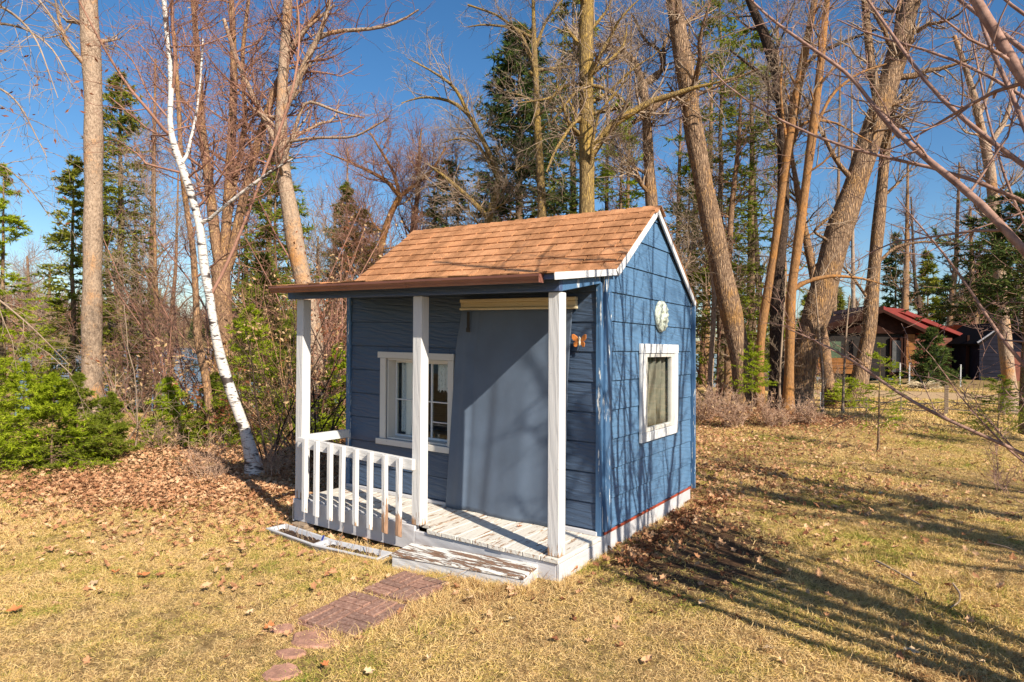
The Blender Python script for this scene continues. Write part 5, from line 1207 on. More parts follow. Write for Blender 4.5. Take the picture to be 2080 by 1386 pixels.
# understorey shrubs with tan leaves
def shrub(name, label, px, py, D, hpx, n, bark, seed, leaves=None, nleaf=0, group=None, spread=.45, rt=.0025, cat='shrub'):
    rg = np.random.default_rng(seed)
    if D is None: G, D = ground_hit(px, py)
    G = at(px, 700, D); base = np.array([G[0], G[1], float(gz(G[0], G[1]))]); H = hpx / FPX * D
    o = thing(name, label, cat, base, group)
    P = np.zeros((n, 8, 3)); P[:, 0] = rg.normal(size=(n, 3)) * [0.06, 0.06, 0] - [0, 0, .05]
    d = np.c_[rg.normal(size=(n, 2)) * spread, np.ones(n)]
    ln = H * rg.uniform(.5, 1.1, n)
    for j in range(1, 8):
        P[:, j] = P[:, j - 1] + d / np.linalg.norm(d, axis=1, keepdims=True) * (ln / 7)[:, None]; d += rg.normal(size=d.shape) * .12; d[:, 2] += .05
    R = np.maximum(.006 * H, rt * 1.6) * np.linspace(1, .3, 8)[None] * rg.uniform(.6, 1.2, n)[:, None]
    V, F = tubes(P, R, 5); link('stems', fast_mesh('stems', V, F, None, True), bark, o)
    Q, RR = sprout(P, R, 8, (.2, 1), (.18 * H, .4 * H), (25, 65), rg, .05, .2, 5, .6, rt, .4, .4); Q3, R3 = sprout(Q, RR, 5, (.15, 1), (.08 * H, .2 * H), (25, 65), rg, .05, .2, 3, .7, rt * .8, .4, .3)
    V, F = tubes(Q, RR, 3); V2, F2 = tubes(Q3, R3, 3); link('twigs', fast_mesh('twigs', np.concatenate([V, V2]), np.concatenate([F, F2 + len(V)])), bark, o, kind='stuff')
    if leaves is not None:
        c = Q3.reshape(-1, 3); c = c[rg.integers(0, len(c), nleaf)] + rg.normal(size=(nleaf, 3)) * .015
        link('dry_leaves', leafquads(c, rg, .034, .068), leaves, o, kind='stuff')
    return o
for i, (x, y, D_, h, n_, bk_, lf, nl_, lab) in enumerate([
    (268, 868, 9.5, 330, 5, B_twigg, None, 0, 'pale thin-stemmed shrub at the left of the leafy path'), (300, 900, 11, 230, 6, B_twigr, G_tan, 340, 'shrub with tan dead leaves left of the birch'),
    (380, 905, 10.5, 190, 6, B_twigr, G_tan, 620, 'low beech shrub with pale leaves left of the birch foot'), (470, 905, 10, 200, 6, B_twigr, G_red, 200, 'shrub with rusty leaves behind the birch foot'),
    (545, 930, 8.6, 420, 6, B_dark, None, 0, 'dark many-stemmed shrub right of the birch foot'), (600, 900, 9.5, 380, 6, B_brown, G_tan, 120, 'shrub right behind the left porch post'),
    (645, 930, 8.8, 340, 7, B_dark, G_tan, 260, 'dark twiggy shrub seen through the open porch'), (668, 900, 11, 380, 9, B_twigr, G_red, 700, 'shrub thick with rusty leaves seen through the porch'),
    (690, 900, 12.5, 420, 9, B_twigr, G_tan, 700, 'tan-leaved shrub close to the left wall corner'), (560, 880, 13, 360, 8, B_twigr, G_tan, 250, 'tan-leaved shrub in the woods behind the birch'),
    (340, 860, 15, 300, 8, B_twigr, None, 0, 'bare red-twigged shrub in front of the lake'), (440, 860, 16, 300, 8, B_twigr, None, 0, 'bare red-twigged shrub between the birch and the lake'),
    (250, 850, 17, 260, 8, B_twigr, G_red, 60, 'bare shrub beside the big aspen in front of the lake'),
    (640, 860, 17, 420, 9, B_twigr, G_tan, 200, 'tall twiggy shrub far behind the left porch post'), (760, 860, 17, 520, 9, B_twigr, None, 0, 'tall twiggy shrub peeking over the left roof slope'),
    (520, 860, 18, 450, 9, B_twigr, G_tan, 100, 'tall twiggy shrub in the woods right of the birch'), (400, 860, 19, 420, 9, B_twigr, None, 0, 'tall twiggy shrub in the woods left of the birch'),
    (1440, 845, 13.5, 80, 26, B_weed, G_tan, 60, 'low dry weeds left on the leaf mound'), (1500, 850, 12.6, 75, 26, B_weed, G_tan, 60, 'low dry weeds in the middle of the leaf mound'), (1570, 856, 12.6, 70, 26, B_weed, G_tan, 60, 'low dry weeds at the foot of the dark trunk'), (1640, 862, 12.8, 60, 22, B_weed, G_tan, 60, 'low dry weeds at the right end of the leaf mound'),
    (1455, 800, 20, 330, 9, B_twigr, G_tan, 60, 'twiggy shrub in the woods right of the gable'), (1520, 790, 22, 300, 9, B_twigg, None, 0, 'twiggy shrub behind the leaning oak'), (1700, 800, 20, 130, 7, B_twigg, None, 0, 'twiggy shrub between the two trunks before the cabin'), (1665, 790, 24, 90, 8, B_twigr, G_firy, 90, 'yellowish shrub by the cabin fence'),
    (2040, 1000, None, 120, 7, B_pink, None, 0, 'low red-stemmed sprouts at the right edge of the lawn'),
    (430, 960, 7.6, 120, 14, B_weed, None, 0, 'thin pale weed stalks in the leaves left of the birch foot'), (560, 950, 7.8, 110, 12, B_weed, None, 0, 'thin pale weed stalks between the birch foot and the porch'), (330, 930, 9.5, 90, 12, B_weed, G_tan, 40, 'dry weeds along the leafy path'),
    ]):
    shrub('shrub', lab, x, y, D_, h, n_, bk_, 200 + i, lf, nl_, rt=.0022 if (D_ or 8) < 12 else .004)
# small bare tree whose limbs hang into the picture at the right; it stands just outside the frame
rg = np.random.default_rng(77)
SB = np.array([3.62, -0.28, float(gz(3.62, -0.28))])
st_ = thing('crab_apple_tree', 'pinkish-brown many-stemmed bare tree reaching in from the right edge of the picture', 'tree', SB)
TR = [
    ([(2420, 1000, 34), (2250, 690, 30), (2080, 513, 26), (1999, 412, 24), (1938, 368, 21), (1874, 319, 18), (1829, 279, 15), (1809, 259, 13), (1773, 206, 9), (1724, 154, 7), (1690, 120, 4)], 2.7, 1.1),
    ([(2400, 560, 20), (2200, 420, 18), (2080, 335, 17), (2023, 299, 15), (1983, 263, 14), (1926, 218, 13), (1882, 174, 12), (1858, 137, 10), (1821, 81, 9), (1793, 44, 8), (1755, -10, 6)], 2.9, .9),
    ([(2350, 330, 20), (2180, 180, 18), (2080, 105, 16), (2030, 60, 14), (1983, 28, 12), (1930, -15, 9)], 3.0, .6),
    ([(2300, 640, 18), (2150, 430, 16), (2080, 260, 15), (2051, 174, 14), (2015, 109, 12), (1991, 48, 11), (1980, -20, 9)], 3.2, .6),
    ([(2420, 640, 18), (2200, 470, 15), (2080, 408, 13), (2007, 372, 12), (1942, 348, 11), (1874, 333, 10), (1801, 321, 9), (1697, 303, 7), (1607, 252, 6), (1534, 224, 5), (1473, 177, 4), (1426, 130, 3), (1401, 90, 2)], 3.0, 1.0),
    ([(1829, 279, 12), (1800, 252, 11), (1765, 202, 11), (1726, 151, 10), (1679, 119, 9), (1617, 76, 8), (1567, 40, 7), (1524, 0, 5), (1490, -40, 4)], 3.45, .5),
    ([(2420, 1250, 16), (2200, 985, 14), (2080, 920, 12), (1941, 862, 10), (1877, 832, 10), (1831, 805, 9), (1780, 768, 8), (1748, 738, 8), (1669, 696, 6), (1600, 668, 3)], 3.0, .9),
    ([(2420, 1000, 16), (2200, 840, 14), (2080, 751, 12), (2038, 698, 11), (2015, 657, 9), (1981, 606, 8), (1953, 560, 7), (1894, 485, 6), (1853, 445, 4), (1820, 400, 2)], 3.0, .7),
    ([(2420, 1200, 13), (2250, 1050, 10), (2130, 980, 8), (2060, 930, 6), (1990, 850, 5), (1930, 790, 4), (1915, 740, 3), (1860, 690, 2)], 3.1, .4),
    ([(2350, 500, 14), (2180, 280, 12), (2080, 190, 10), (2000, 150, 9), (1900, 100, 8), (1820, 90, 7), (1760, 70, 5), (1700, 40, 3)], 3.4, .8),
    ([(2300, 760, 12), (2150, 560, 10), (2080, 470, 8), (2030, 330, 7), (2000, 220, 6), (1985, 120, 5), (1960, 20, 4)], 3.5, .5),
    ([(2250, 120, 16), (2120, 60, 13), (2060, 20, 10), (2010, -30, 8)], 3.2, .2),
]
lp = []; lr = []
for i, (px, D_, dz_) in enumerate(TR):
    q, _ = tracepts(px, D_, dz_, 7, False, 20); q[:, 3] *= .82
    if i != 5:
        st0 = np.array([[*SB + [0.0, 0.0, -0.1], q[0, 3] * 1.5], [*(SB * .5 + q[0, :3] * .5 + np.array([.1, 0, -.1])), q[0, 3] * 1.25]]); q = resample(np.concatenate([st0, q]), 26)
    else: q = resample(q, 26)
    q[:, :3] -= SB; V, F = tubes(q[None, :, :3], q[None, :, 3], 10); link('limb', fast_mesh('limb', V, F, None, True), B_pink, st_)
    lp.append(q[:, :3]); lr.append(q[:, 3])
# upright stems of the same tree, out of the picture, whose shade falls on the side wall
ns = 17; P = np.zeros((ns, 26, 3)); P[:, 0] = rg.normal(size=(ns, 3)) * [.12, .12, 0] - [0, 0, .1]
d = np.c_[rg.normal(size=(ns, 2)) * [.26, .2] + [0.05, 0.06], np.ones(ns)]; d[12:, :2] = [[-.10, -.12], [-.16, -.17], [-.08, -.20], [-.2, -.13], [-.04, -.15]]; ln_ = rg.uniform(3.4, 6.2, ns)
for j in range(1, 26):
    P[:, j] = P[:, j - 1] + d / np.linalg.norm(d, axis=1, keepdims=True) * (ln_ / 25)[:, None]; d += rg.normal(size=d.shape) * .05; d[:, 2] += .02
R = np.linspace(1, .4, 26)[None] * rg.uniform(.020, .050, ns)[:, None]
for i in range(ns):
    V, F = tubes(P[i:i + 1], R[i:i + 1], 8); link('limb', fast_mesh('limb', V, F, None, True), B_pink, st_)
lp = np.concatenate([np.array(lp), P]); lr = np.concatenate([np.array(lr), R])
Q, RR = sprout(lp[11:], lr[11:], 8, (.3, 1), (.35, 1.1), (25, 70), rg, .06, .16, 7, .45, .0022, .3, .35); Qa, Ra = sprout(lp[:11], lr[:11], 13, (.25, 1), (.3, 1.1), (25, 75), rg, .04, .2, 7, .42, .0022, .3, .35)
Q = np.concatenate([Q, Qa]); RR = np.concatenate([RR, Ra])
Q2, R2 = sprout(Q, RR, 5, (.15, 1), (.12, .4), (30, 70), rg, .05, .2, 4, .6, .0016, .4, .3)
Q3, R3 = sprout(Q, RR, 9, (.1, 1), (.015, .05), (40, 80), rg, .1, .1, 3, .8, .0018, .7, .1)
vs = []; fs = []; off = 0
for a_, b_, k_ in ((Q, RR, 5), (Q2, R2, 4), (Q3, R3, 4)):
    V, F = tubes(a_, b_, k_); vs.append(V); fs.append(F + off); off += len(V)
link('twigs', fast_mesh('twigs', np.concatenate(vs), np.concatenate(fs)), B_pink, st_, kind='stuff')
# small tree at the left whose twigs hang into the top left corner
st2 = at(-330, 700, 7.5); st2[2] = float(gz(st2[0], st2[1])); o2 = thing('bare_tree', 'bare tree outside the left edge whose pale twigs hang into the top left corner', 'tree', st2)
lp = []; lr = []
q, _ = tracepts([(-330, 860, 40), (-325, 500, 34), (-300, 100, 28), (-280, -300, 20)], 7.5, 0, 3, True, 26); q[:, :3] -= st2
V, F = tubes(q[None, :, :3], q[None, :, 3], 10); link('trunk', fast_mesh('trunk', V, F, None, True), B_aspen, o2)
for i, px in enumerate([[(-300, 60, 14), (-120, -20, 11), (0, 10, 8), (50, 45, 6), (80, 90, 4), (100, 150, 3), (118, 200, 2)], [(-300, 200, 13), (-120, 60, 10), (0, 45, 7), (60, 60, 5), (110, 100, 4), (150, 180, 2)], [(-310, 300, 12), (-100, 170, 9), (0, 175, 6), (40, 210, 4), (70, 270, 3), (95, 320, 2)], [(-290, 0, 12), (-100, -90, 10), (20, -60, 7), (90, 10, 5), (120, 60, 3), (160, 100, 2)], [(-310, 400, 10), (-100, 330, 7), (0, 330, 4), (60, 380, 3), (100, 440, 2)], [(-310, 420, 10), (-100, 540, 7), (0, 610, 5), (60, 660, 4), (140, 740, 2)]]):
    q, _ = tracepts(px, 7.3, -1.2 + .3 * i, 7, False, 26); q = resample(q, 26); q[:, :3] -= st2; V, F = tubes(q[None, :, :3], q[None, :, 3], 6); link('limb', fast_mesh('limb', V, F, None, True), B_twigg, o2); lp.append(q[:, :3]); lr.append(q[:, 3])
Q, RR = sprout(np.array(lp), np.array(lr), 16, (.3, 1), (.4, 1.2), (25, 60), rg, -.06, .16, 6, .5, .003, .3, .35); Q2, R2 = sprout(Q, RR, 6, (.15, 1), (.15, .4), (25, 60), rg, -.06, .2, 4, .6, .0022, .4, .3)
V, F = tubes(Q, RR, 4); V2, F2 = tubes(Q2, R2, 3); link('twigs', fast_mesh('twigs', np.concatenate([V, V2]), np.concatenate([F, F2 + len(V)])), B_twigg, o2, kind='stuff')
c = Q2[:, -1]; c = c[rg.integers(0, len(c), 260)] + rg.normal(size=(260, 3)) * .03; link('dry_leaves', leafquads(c, rg, .02, .06), G_red, o2, kind='stuff')
# trees to the right of the camera that throw the long shadows on the lawn
def off_tree(x, y, r, H, seed, label):
    rg = np.random.default_rng(seed); base = np.array([x, y, float(gz(x, y))]); o = thing('bare_tree', label, 'tree', base)
    n = 20; P = np.zeros((1, n, 3)); d = np.array([rg.normal() * .08, rg.normal() * .08, 1.0]); P[0, 0] = [0, 0, -.1]
    for j in range(1, n): P[0, j] = P[0, j - 1] + d * H / n; d += rg.normal(size=3) * .04; d[2] = 1
    R = (r * np.linspace(1.15, .15, n))[None]; V, F = tubes(P, R, 12); link('trunk', fast_mesh('trunk', V, F, None, True), B_grey, o)
    Q, RR = sprout(P, R, 16, (.35, 1), (1.2, 3.0), (30, 65), rg, .1, .15, 8, .5, .012, .25, .45); Q2, R2 = sprout(Q, RR, 7, (.15, 1), (.5, 1.4), (30, 65), rg, .1, .2, 5, .5, .006, .3, .4)
    V, F = tubes(Q, RR, 6); V2, F2 = tubes(Q2, R2, 4); link('twigs', fast_mesh('twigs', np.concatenate([V, V2]), np.concatenate([F, F2 + len(V)])), B_twigg, o, kind='stuff')
off_tree(7.6, 0.85, .17, 9, 1, 'bare tree outside the right edge nearest the crab apple')
off_tree(9.2, 2.3, .24, 10, 2, 'bare tree farther out beyond the right edge of the lawn')
off_tree(9.8, 3.6, .19, 9, 3, 'slim bare tree beyond the right edge, level with the playhouse')
off_tree(12.2, 7.3, .26, 11, 4, 'large bare tree beyond the right edge, level with the lawn firs')
off_tree(8.5, 1.45, .15, 8, 5, 'slim bare tree between two thicker ones beyond the right edge')

# ================================================================== far cabins
HO = at(1820, 768, 40.0); hz = float(gz(HO[0], HO[1])); HO[2] = hz
hx = np.array([CR[0], CR[1], 0]); hx /= np.linalg.norm(hx); hy = np.array([CF[0], CF[1], 0]); hy /= np.linalg.norm(hy)
a_ = 0.18; hx, hy = hx * math.cos(a_) - hy * math.sin(a_), hx * math.sin(a_) + hy * math.cos(a_)
K = 40 / FPX
def HP(u, w, z): p = HO + hx * u * K + hy * w + np.array([0, 0, 1.0]) * z * K; return tuple(p)
def hbox(u0, u1, w0, w1, z0, z1):
    P = [HP(u, w, z) for z in (z0, z1) for u, w in ((u0, w0), (u1, w0), (u1, w1), (u0, w1))]; return MB().hexa(P)
def hprism(poly, w0, w1): return MB().add(*prism(poly, lambda u, z: HP(u, w1, z), lambda u, z: HP(u, w0, z)))
M_redroof = plain('red_metal_roof', (0.24, 0.032, 0.024), 0.6, 0.2, 2, 0.1); M_brownw = plain('brown_board', (0.032, 0.014, 0.010), 0.9, .3, 3, spec=.05); M_amber = plain('amber_log', (0.22, 0.085, 0.017), 0.6, .25, 3)
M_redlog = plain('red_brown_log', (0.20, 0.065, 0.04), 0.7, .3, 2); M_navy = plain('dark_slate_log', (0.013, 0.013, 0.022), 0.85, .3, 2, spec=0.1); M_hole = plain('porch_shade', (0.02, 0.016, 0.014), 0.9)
cb = thing('log_cabin', 'low log cabin with red metal roof and brown gable across the field', 'cabin', HO)
def hp(mb, name, mat, o=cb, **k): return mb.build(name, mat, o, bevel=0.0, **k)
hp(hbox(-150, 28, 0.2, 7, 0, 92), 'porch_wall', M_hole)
hp(hprism([(-160, 92), (22, 92), (65, 96), (-32, 145), (-55, 143)], 0.0, 0.3), 'gable', M_brownw)
hp(hprism([(-165, 98), (-32, 147), (-32, 139), (-163, 91)], -0.5, 6.8), 'roof', M_brownw)
hp(hprism([(-31.5, 147), (70, 98), (68, 91), (-31.5, 139)], -0.5, 6.8), 'roof', M_redroof)
hp(hprism([(-165, 92), (-32, 140), (68, 90), (66, 84), (-32, 134), (-163, 85)], -0.55, -0.40), 'brown_fascia', M_brownw)
hp(hprism([(-40, 152), (30, 146), (150, 94), (148, 88), (28, 138), (-40, 144)], 1.6, 8.5), 'roof', M_redroof)
hp(hprism([(-10, 92), (145, 88), (28, 138), (-30, 140)], 2.0, 2.3), 'gable', M_brownw)
for k_ in range(10): hp(hbox(14, 34, 0.02, 0.18, 6 + k_ * 8.6, 14 + k_ * 8.6), 'log', M_amber)
for k_ in range(9): hp(hbox(28, 128, 1.8 + 0.02 * (k_ % 2), 2.2, 6 + k_ * 9, 14.5 + k_ * 9), 'log', M_redlog)
for k_ in range(3): hp(hbox(-150, -70, 0.0, 0.16, 8 + k_ * 11, 18 + k_ * 11), 'log', M_amber)
dr_ = hp(hbox(-12, 12, 0.02, 0.14, 8, 84), 'door', M_brownw); 
o_ = hbox(-8, 8, -0.03, 0.015, 14, 78).build('door_screen', plain('screen', (0.08, 0.08, 0.08), 0.3), cb)
wn = hp(hbox(86, 108, 1.70, 1.78, 36, 66), 'window', M_wtrim); hbox(89, 105, 1.64, 1.695, 39, 63).build('pane', plain('far_pane', (0.05, 0.06, 0.08), 0.1, spec=.8), cb)
hp(hbox(-128, -104, 0.10, 0.19, 40, 74), 'window', plain('far_window_green', (0.06, 0.09, 0.05), 0.2, spec=.8))
for u in (-146, -70, 10, 124): hp(hbox(u, u + 4, -0.35, -0.2, 0, 91), 'porch_post', M_brownw)
sh = thing('log_shed', 'dark slate-blue log shed with pale roof edge at the right of the cabin', 'shed', HP(165, 0, 0))
for k_ in range(10): hbox(128, 205, -1.5, -1.3 + .02 * (k_ % 2), 2 + k_ * 8, 9.5 + k_ * 8).build('log', M_navy, sh)
hbox(130, 204, -1.28, 3, 0, 82).build('shed_wall', M_navy, sh)
hprism([(128, 82), (206, 82), (206, 84), (168, 112)], -1.5, 3).build('gable', M_navy, sh)
hprism([(118, 74), (170, 116), (230, 84), (228, 78), (170, 109), (122, 70)], -1.9, 3.2).build('roof', plain('dark_roof', (0.012, 0.010, 0.010), 0.95, spec=.03), sh)
hprism([(118, 75), (170, 117), (171, 120), (116, 77)], -1.97, -1.91).build('pale_roof_edge', plain('grey_roof_edge', (0.25, 0.25, 0.27), 0.5), sh)
hprism([(172, 117), (260, 112), (262, 84), (232, 84)], 3.3, 6).build('red_roof', M_redroof, sh)
hbox(178, 196, -1.62, -1.52, 2, 60).build('door', M_redlog, sh)
# white garden stakes
stakes = [(1653, 0), (1757, 775), (1763, 778), (1828, 775), (1847, 782), (1951, 785), (1668, 812)]
labs = ['', 'white stake left of the low fir in front of the cabin', 'white stake at the corner of the garden bed, beside another stake', 'white stake standing left of the small lawn fir tip', 'white stake right of the lawn fir in front of the orange wall', 'white stake in front of the slate-blue log shed', 'short white stake at the foot of the grey-brown trunk']
for i, (x, y) in enumerate(stakes):
    if not y: continue
    D_ = 30 if i != 6 else 17.4
    p = at(x, y, D_); p[2] = float(gz(p[0], p[1])); o = thing('garden_stake', labs[i], 'stake', p, 'white stakes around the garden')
    h = 1.0 if i != 6 else .45
    MB().box(p[0] - .025, p[0] + .025, p[1] - .025, p[1] + .025, p[2] - .1, p[2] + h).build('stake_rod', M_wtrim, o, bevel=.004)
    MB().box(p[0] - .032, p[0] + .032, p[1] - .032, p[1] + .032, p[2] + h + .001, p[2] + h + .03).build('stake_cap', M_wtrim, o, bevel=.004)
# post and rail line across the lawn
fn_ = thing('rail_fence', 'low dark rail fence with thin sagging rails crossing the lawn at the right', 'fence', at(1800, 826, 16.4) * [1, 1, 0] + [0, 0, -.15])
fp = [at(x, 830, 16.4) for x in (1560, 1640, 1760, 1830, 1922, 2040, 2160)]
for i, p in enumerate(fp):
    z = float(gz(p[0], p[1])); w_ = .045 if i == 4 else .02; h = .75 if i == 4 else .42
    MB().box(p[0] - w_, p[0] + w_, p[1] - w_, p[1] + w_, z - .1, z + h).build('fence_post', M_greywood, fn_, bevel=.005)
for hh in (.16, .34):
    pts = []
    for i in range(len(fp) - 1):
        for t_ in np.linspace(0, 1, 6, endpoint=False): p = fp[i] * (1 - t_) + fp[i + 1] * t_; pts.append([p[0], p[1], float(gz(p[0], p[1])) + hh - .05 * math.sin(PI * t_)])
    P = np.array(pts) - np.array(wloc(fn_)); V, F = tubes(P[None], np.full((1, len(P)), .013), 5); link('rail', fast_mesh('rail', V, F), M_dark, fn_)
hay = at(1877, 775, 27); hay[2] = float(gz(hay[0], hay[1]))
# dry garden mound (dead perennials)
rg = np.random.default_rng(5)
hm = thing('dry_plant_mound', 'mound of pale dry plant stalks in the garden bed before the cabin', 'plant', hay)
n_ = 500; P = np.zeros((n_, 4, 3)); a = rg.random(n_) * 2 * PI; d = np.stack([np.cos(a), np.sin(a), rg.uniform(.15, .9, n_)], 1)
for j in range(1, 4): P[:, j] = P[:, j - 1] + d * rg.uniform(.12, .26, n_)[:, None]; d[:, 2] -= .35
V, F = tubes(P, np.full((n_, 4), .008), 3); link('stalks', fast_mesh('stalks', V, F), M_oneleaf['cream'], hm, kind='stuff')

# ================================================================== far shore woods
def gn_scatter(name, pts, rots, scl, objs, idx, kind='stuff', label=None, cat=None):
    me = bpy.data.meshes.new(name); me.vertices.add(len(pts)); me.vertices.foreach_set('co', np.asarray(pts, np.float32).ravel())
    for an, ty, dat in (('rot', 'FLOAT_VECTOR', rots), ('scl', 'FLOAT_VECTOR', scl), ('idx', 'INT', idx)):
        at_ = me.attributes.new(an, ty, 'POINT'); at_.data.foreach_set('vector' if ty == 'FLOAT_VECTOR' else 'value', np.asarray(dat, np.int32 if ty == 'INT' else np.float32).ravel())
    me.update(); o = bpy.data.objects.new(name, me); COL.objects.link(o)
    col = bpy.data.collections.new(name + '_kinds')
    for i, ob in enumerate(objs): ob.name = '%s_kind_%02d' % (name, i); col.objects.link(ob)
    ng = bpy.data.node_groups.new(name, 'GeometryNodeTree')
    ng.interface.new_socket('Geometry', in_out='INPUT', socket_type='NodeSocketGeometry'); ng.interface.new_socket('Geometry', in_out='OUTPUT', socket_type='NodeSocketGeometry')
    nn = ng.nodes; gi = nn.new('NodeGroupInput'); go = nn.new('NodeGroupOutput'); ip = nn.new('GeometryNodeInstanceOnPoints'); ci = nn.new('GeometryNodeCollectionInfo')
    ci.inputs['Collection'].default_value = col; ci.inputs['Separate Children'].default_value = True; ci.inputs['Reset Children'].default_value = True
    def na(n_, ty): a_ = nn.new('GeometryNodeInputNamedAttribute'); a_.data_type = ty; a_.inputs['Name'].default_value = n_; return a_.outputs['Attribute']
    ng.links.new(gi.outputs[0], ip.inputs['Points']); ng.links.new(ci.outputs[0], ip.inputs['Instance']); ip.inputs['Pick Instance'].default_value = True
    ng.links.new(na('idx', 'INT'), ip.inputs['Instance Index'])
    e2r = nn.new('FunctionNodeEulerToRotation'); ng.links.new(na('rot', 'FLOAT_VECTOR'), e2r.inputs[0]); ng.links.new(e2r.outputs[0], ip.inputs['Rotation'])
    ng.links.new(na('scl', 'FLOAT_VECTOR'), ip.inputs['Scale']); ng.links.new(ip.outputs[0], go.inputs[0])
    md = o.modifiers.new('scatter', 'NODES'); md.node_group = ng
    return setp(o, label, cat, None, kind)
def loose(name, V, F4, F3, mat):
    me = fast_mesh(name, V, F4, F3); me.materials.append(mat); return bpy.data.objects.new(name, me)

rg = np.random.default_rng(9)
def far_bare(seed):
    r_ = np.random.default_rng(seed); P = np.zeros((1, 6, 3)); P[0, :, 2] = np.linspace(-.5, 9, 6); P[0, 1:, :2] += r_.normal(size=(5, 2)) * .15
    R = np.linspace(.16, .04, 6)[None]; Q, RR = sprout(P, R, 22, (.3, 1), (1.8, 3.6), (20, 50), r_, .2, .1, 4, .5, .05, .5, .5); Q2, R2 = sprout(Q, RR, 7, (.2, 1), (.6, 1.6), (20, 50), r_, .2, .1, 3, .7, .035, .6, .3)
    V, F = tubes(P, R, 5); V2, F2 = tubes(Q, RR, 3); V3, F3_ = tubes(Q2, R2, 3)
    return np.concatenate([V, V2, V3]), np.concatenate([F, F2 + len(V), F3_ + len(V) + len(V2)])
fk = []
M_fart = mk_bark('far_twig_mass', (0.16, 0.085, 0.06), (0.30, 0.18, 0.13), (1, 1, 1), .2, None, 0, 0, .001, plates=False)
for i in range(4): V, F = far_bare(300 + i); fk.append(loose('far_bare', V, F, None, M_fart))
def far_con(seed):
    r_ = np.random.default_rng(seed); c = []; n = 900; h = r_.random(n); a = r_.random(n) * 2 * PI; rr_ = (1 - h) ** .8 * 2.0 * np.sqrt(r_.random(n)); p = np.stack([rr_ * np.cos(a), rr_ * np.sin(a), h * 9 + .3], 1)
    d = np.stack([np.cos(a), np.sin(a), -.3 + 0 * a], 1) * .6; s_ = np.cross(d, r_.normal(size=(n, 3))) * .5
    V = np.stack([p - s_ * .5, p + s_ * .5, p + d], 1).reshape(-1, 3); return V, np.arange(n * 3).reshape(-1, 3)
for i in range(2): V, F = far_con(310 + i); fk.append(loose('far_con', V, None, F, G_dark))
# woods: across the lake, and beyond the field
pts = []
while len(pts) < 2600:
    n = 4000; s = rg.uniform(318, 560, n); w_ = rg.uniform(-420, 420, n); p = np.array([C0[0], C0[1]]) + LK * s[:, None] + pv * w_[:, None]; pts += [tuple(q) for q in p]
pts = np.array(pts[:2600]); zz = gz(pts[:, 0], pts[:, 1]); m_ = len(pts)
f_sc = rg.uniform(.8, 1.5, m_)
idx = np.where(rg.random(m_) < .12, 4 + rg.integers(0, 2, m_), rg.integers(0, 4, m_))
# right-hand far woods
n = 1500; th = rg.uniform(math.radians(-60), math.radians(62), n); rr_ = rg.uniform(72, 170, n)
fw = np.array([CF[0], CF[1]]); rt_ = np.array([CR[0], CR[1]])
p2 = np.array([C0[0], C0[1]]) + (fw[None] * np.cos(th)[:, None] + rt_[None] * np.sin(th)[:, None]) * rr_[:, None]
s2 = (p2 - np.array([C0[0], C0[1]])) @ LK; ok = s2 < 24; p2 = p2[ok]; z2 = gz(p2[:, 0], p2[:, 1])
P3 = np.concatenate([np.c_[pts, zz], np.c_[p2, z2]]); M3 = len(P3)
sc = np.concatenate([f_sc, rg.uniform(.7, 1.3, len(p2))]); idx = np.concatenate([idx, np.where(rg.random(len(p2)) < .3, 4 + rg.integers(0, 2, len(p2)), rg.integers(0, 4, len(p2)))])
rot = np.c_[np.zeros((M3, 2)), rg.random(M3) * 6.28]
gn_scatter('far_woods', P3, rot, np.repeat(sc[:, None], 3, 1), fk, idx, label='brownish bare woods on the far shore and beyond the field', cat='woods')

# ================================================================== grass and litter
def tuft(seed, nbl, spread, h, w, lean, mat, flat=0.0):
    r_ = np.random.default_rng(seed); V = []; F = []
    a = r_.random(nbl) * 2 * PI; rad = spread * np.sqrt(r_.random(nbl)); b0 = np.stack([rad * np.cos(a), rad * np.sin(a), np.full(nbl, -.004)], 1)
    d = np.c_[r_.normal(size=(nbl, 2)) * lean, np.ones(nbl)]; d /= np.linalg.norm(d, axis=1, keepdims=True)
    hh = h * r_.uniform(.4, 1.3, nbl)[:, None]; s_ = np.cross(d, r_.normal(size=(nbl, 3))); s_ /= np.linalg.norm(s_, axis=1, keepdims=True); ww = w * r_.uniform(.6, 1.3, nbl)[:, None]
    m1 = b0 + d * hh * .55; d2 = d + np.c_[r_.normal(size=(nbl, 2)) * lean, np.full(nbl, -.35)]; d2 /= np.linalg.norm(d2, axis=1, keepdims=True); tp = m1 + d2 * hh * .55; tp[:, 2] = np.maximum(tp[:, 2], .003)
    V = np.stack([b0 - s_ * ww / 2, b0 + s_ * ww / 2, m1 + s_ * ww * .4, m1 - s_ * ww * .4, tp], 1).reshape(-1, 3); i = np.arange(nbl) * 5
    return loose('tuft', V, np.stack([i, i + 1, i + 2, i + 3], 1), np.stack([i + 3, i + 2, i + 4], 1), mat)
tufts = [tuft(i, 40, .07, .040, .0027, 1.9, M_grass) for i in range(5)] + [tuft(20 + i, 26, .05, .07, .003, .6, M_grass) for i in range(3)] + [tuft(30 + i, 60, .22, .05, .010, .9, M_grass) for i in range(3)]
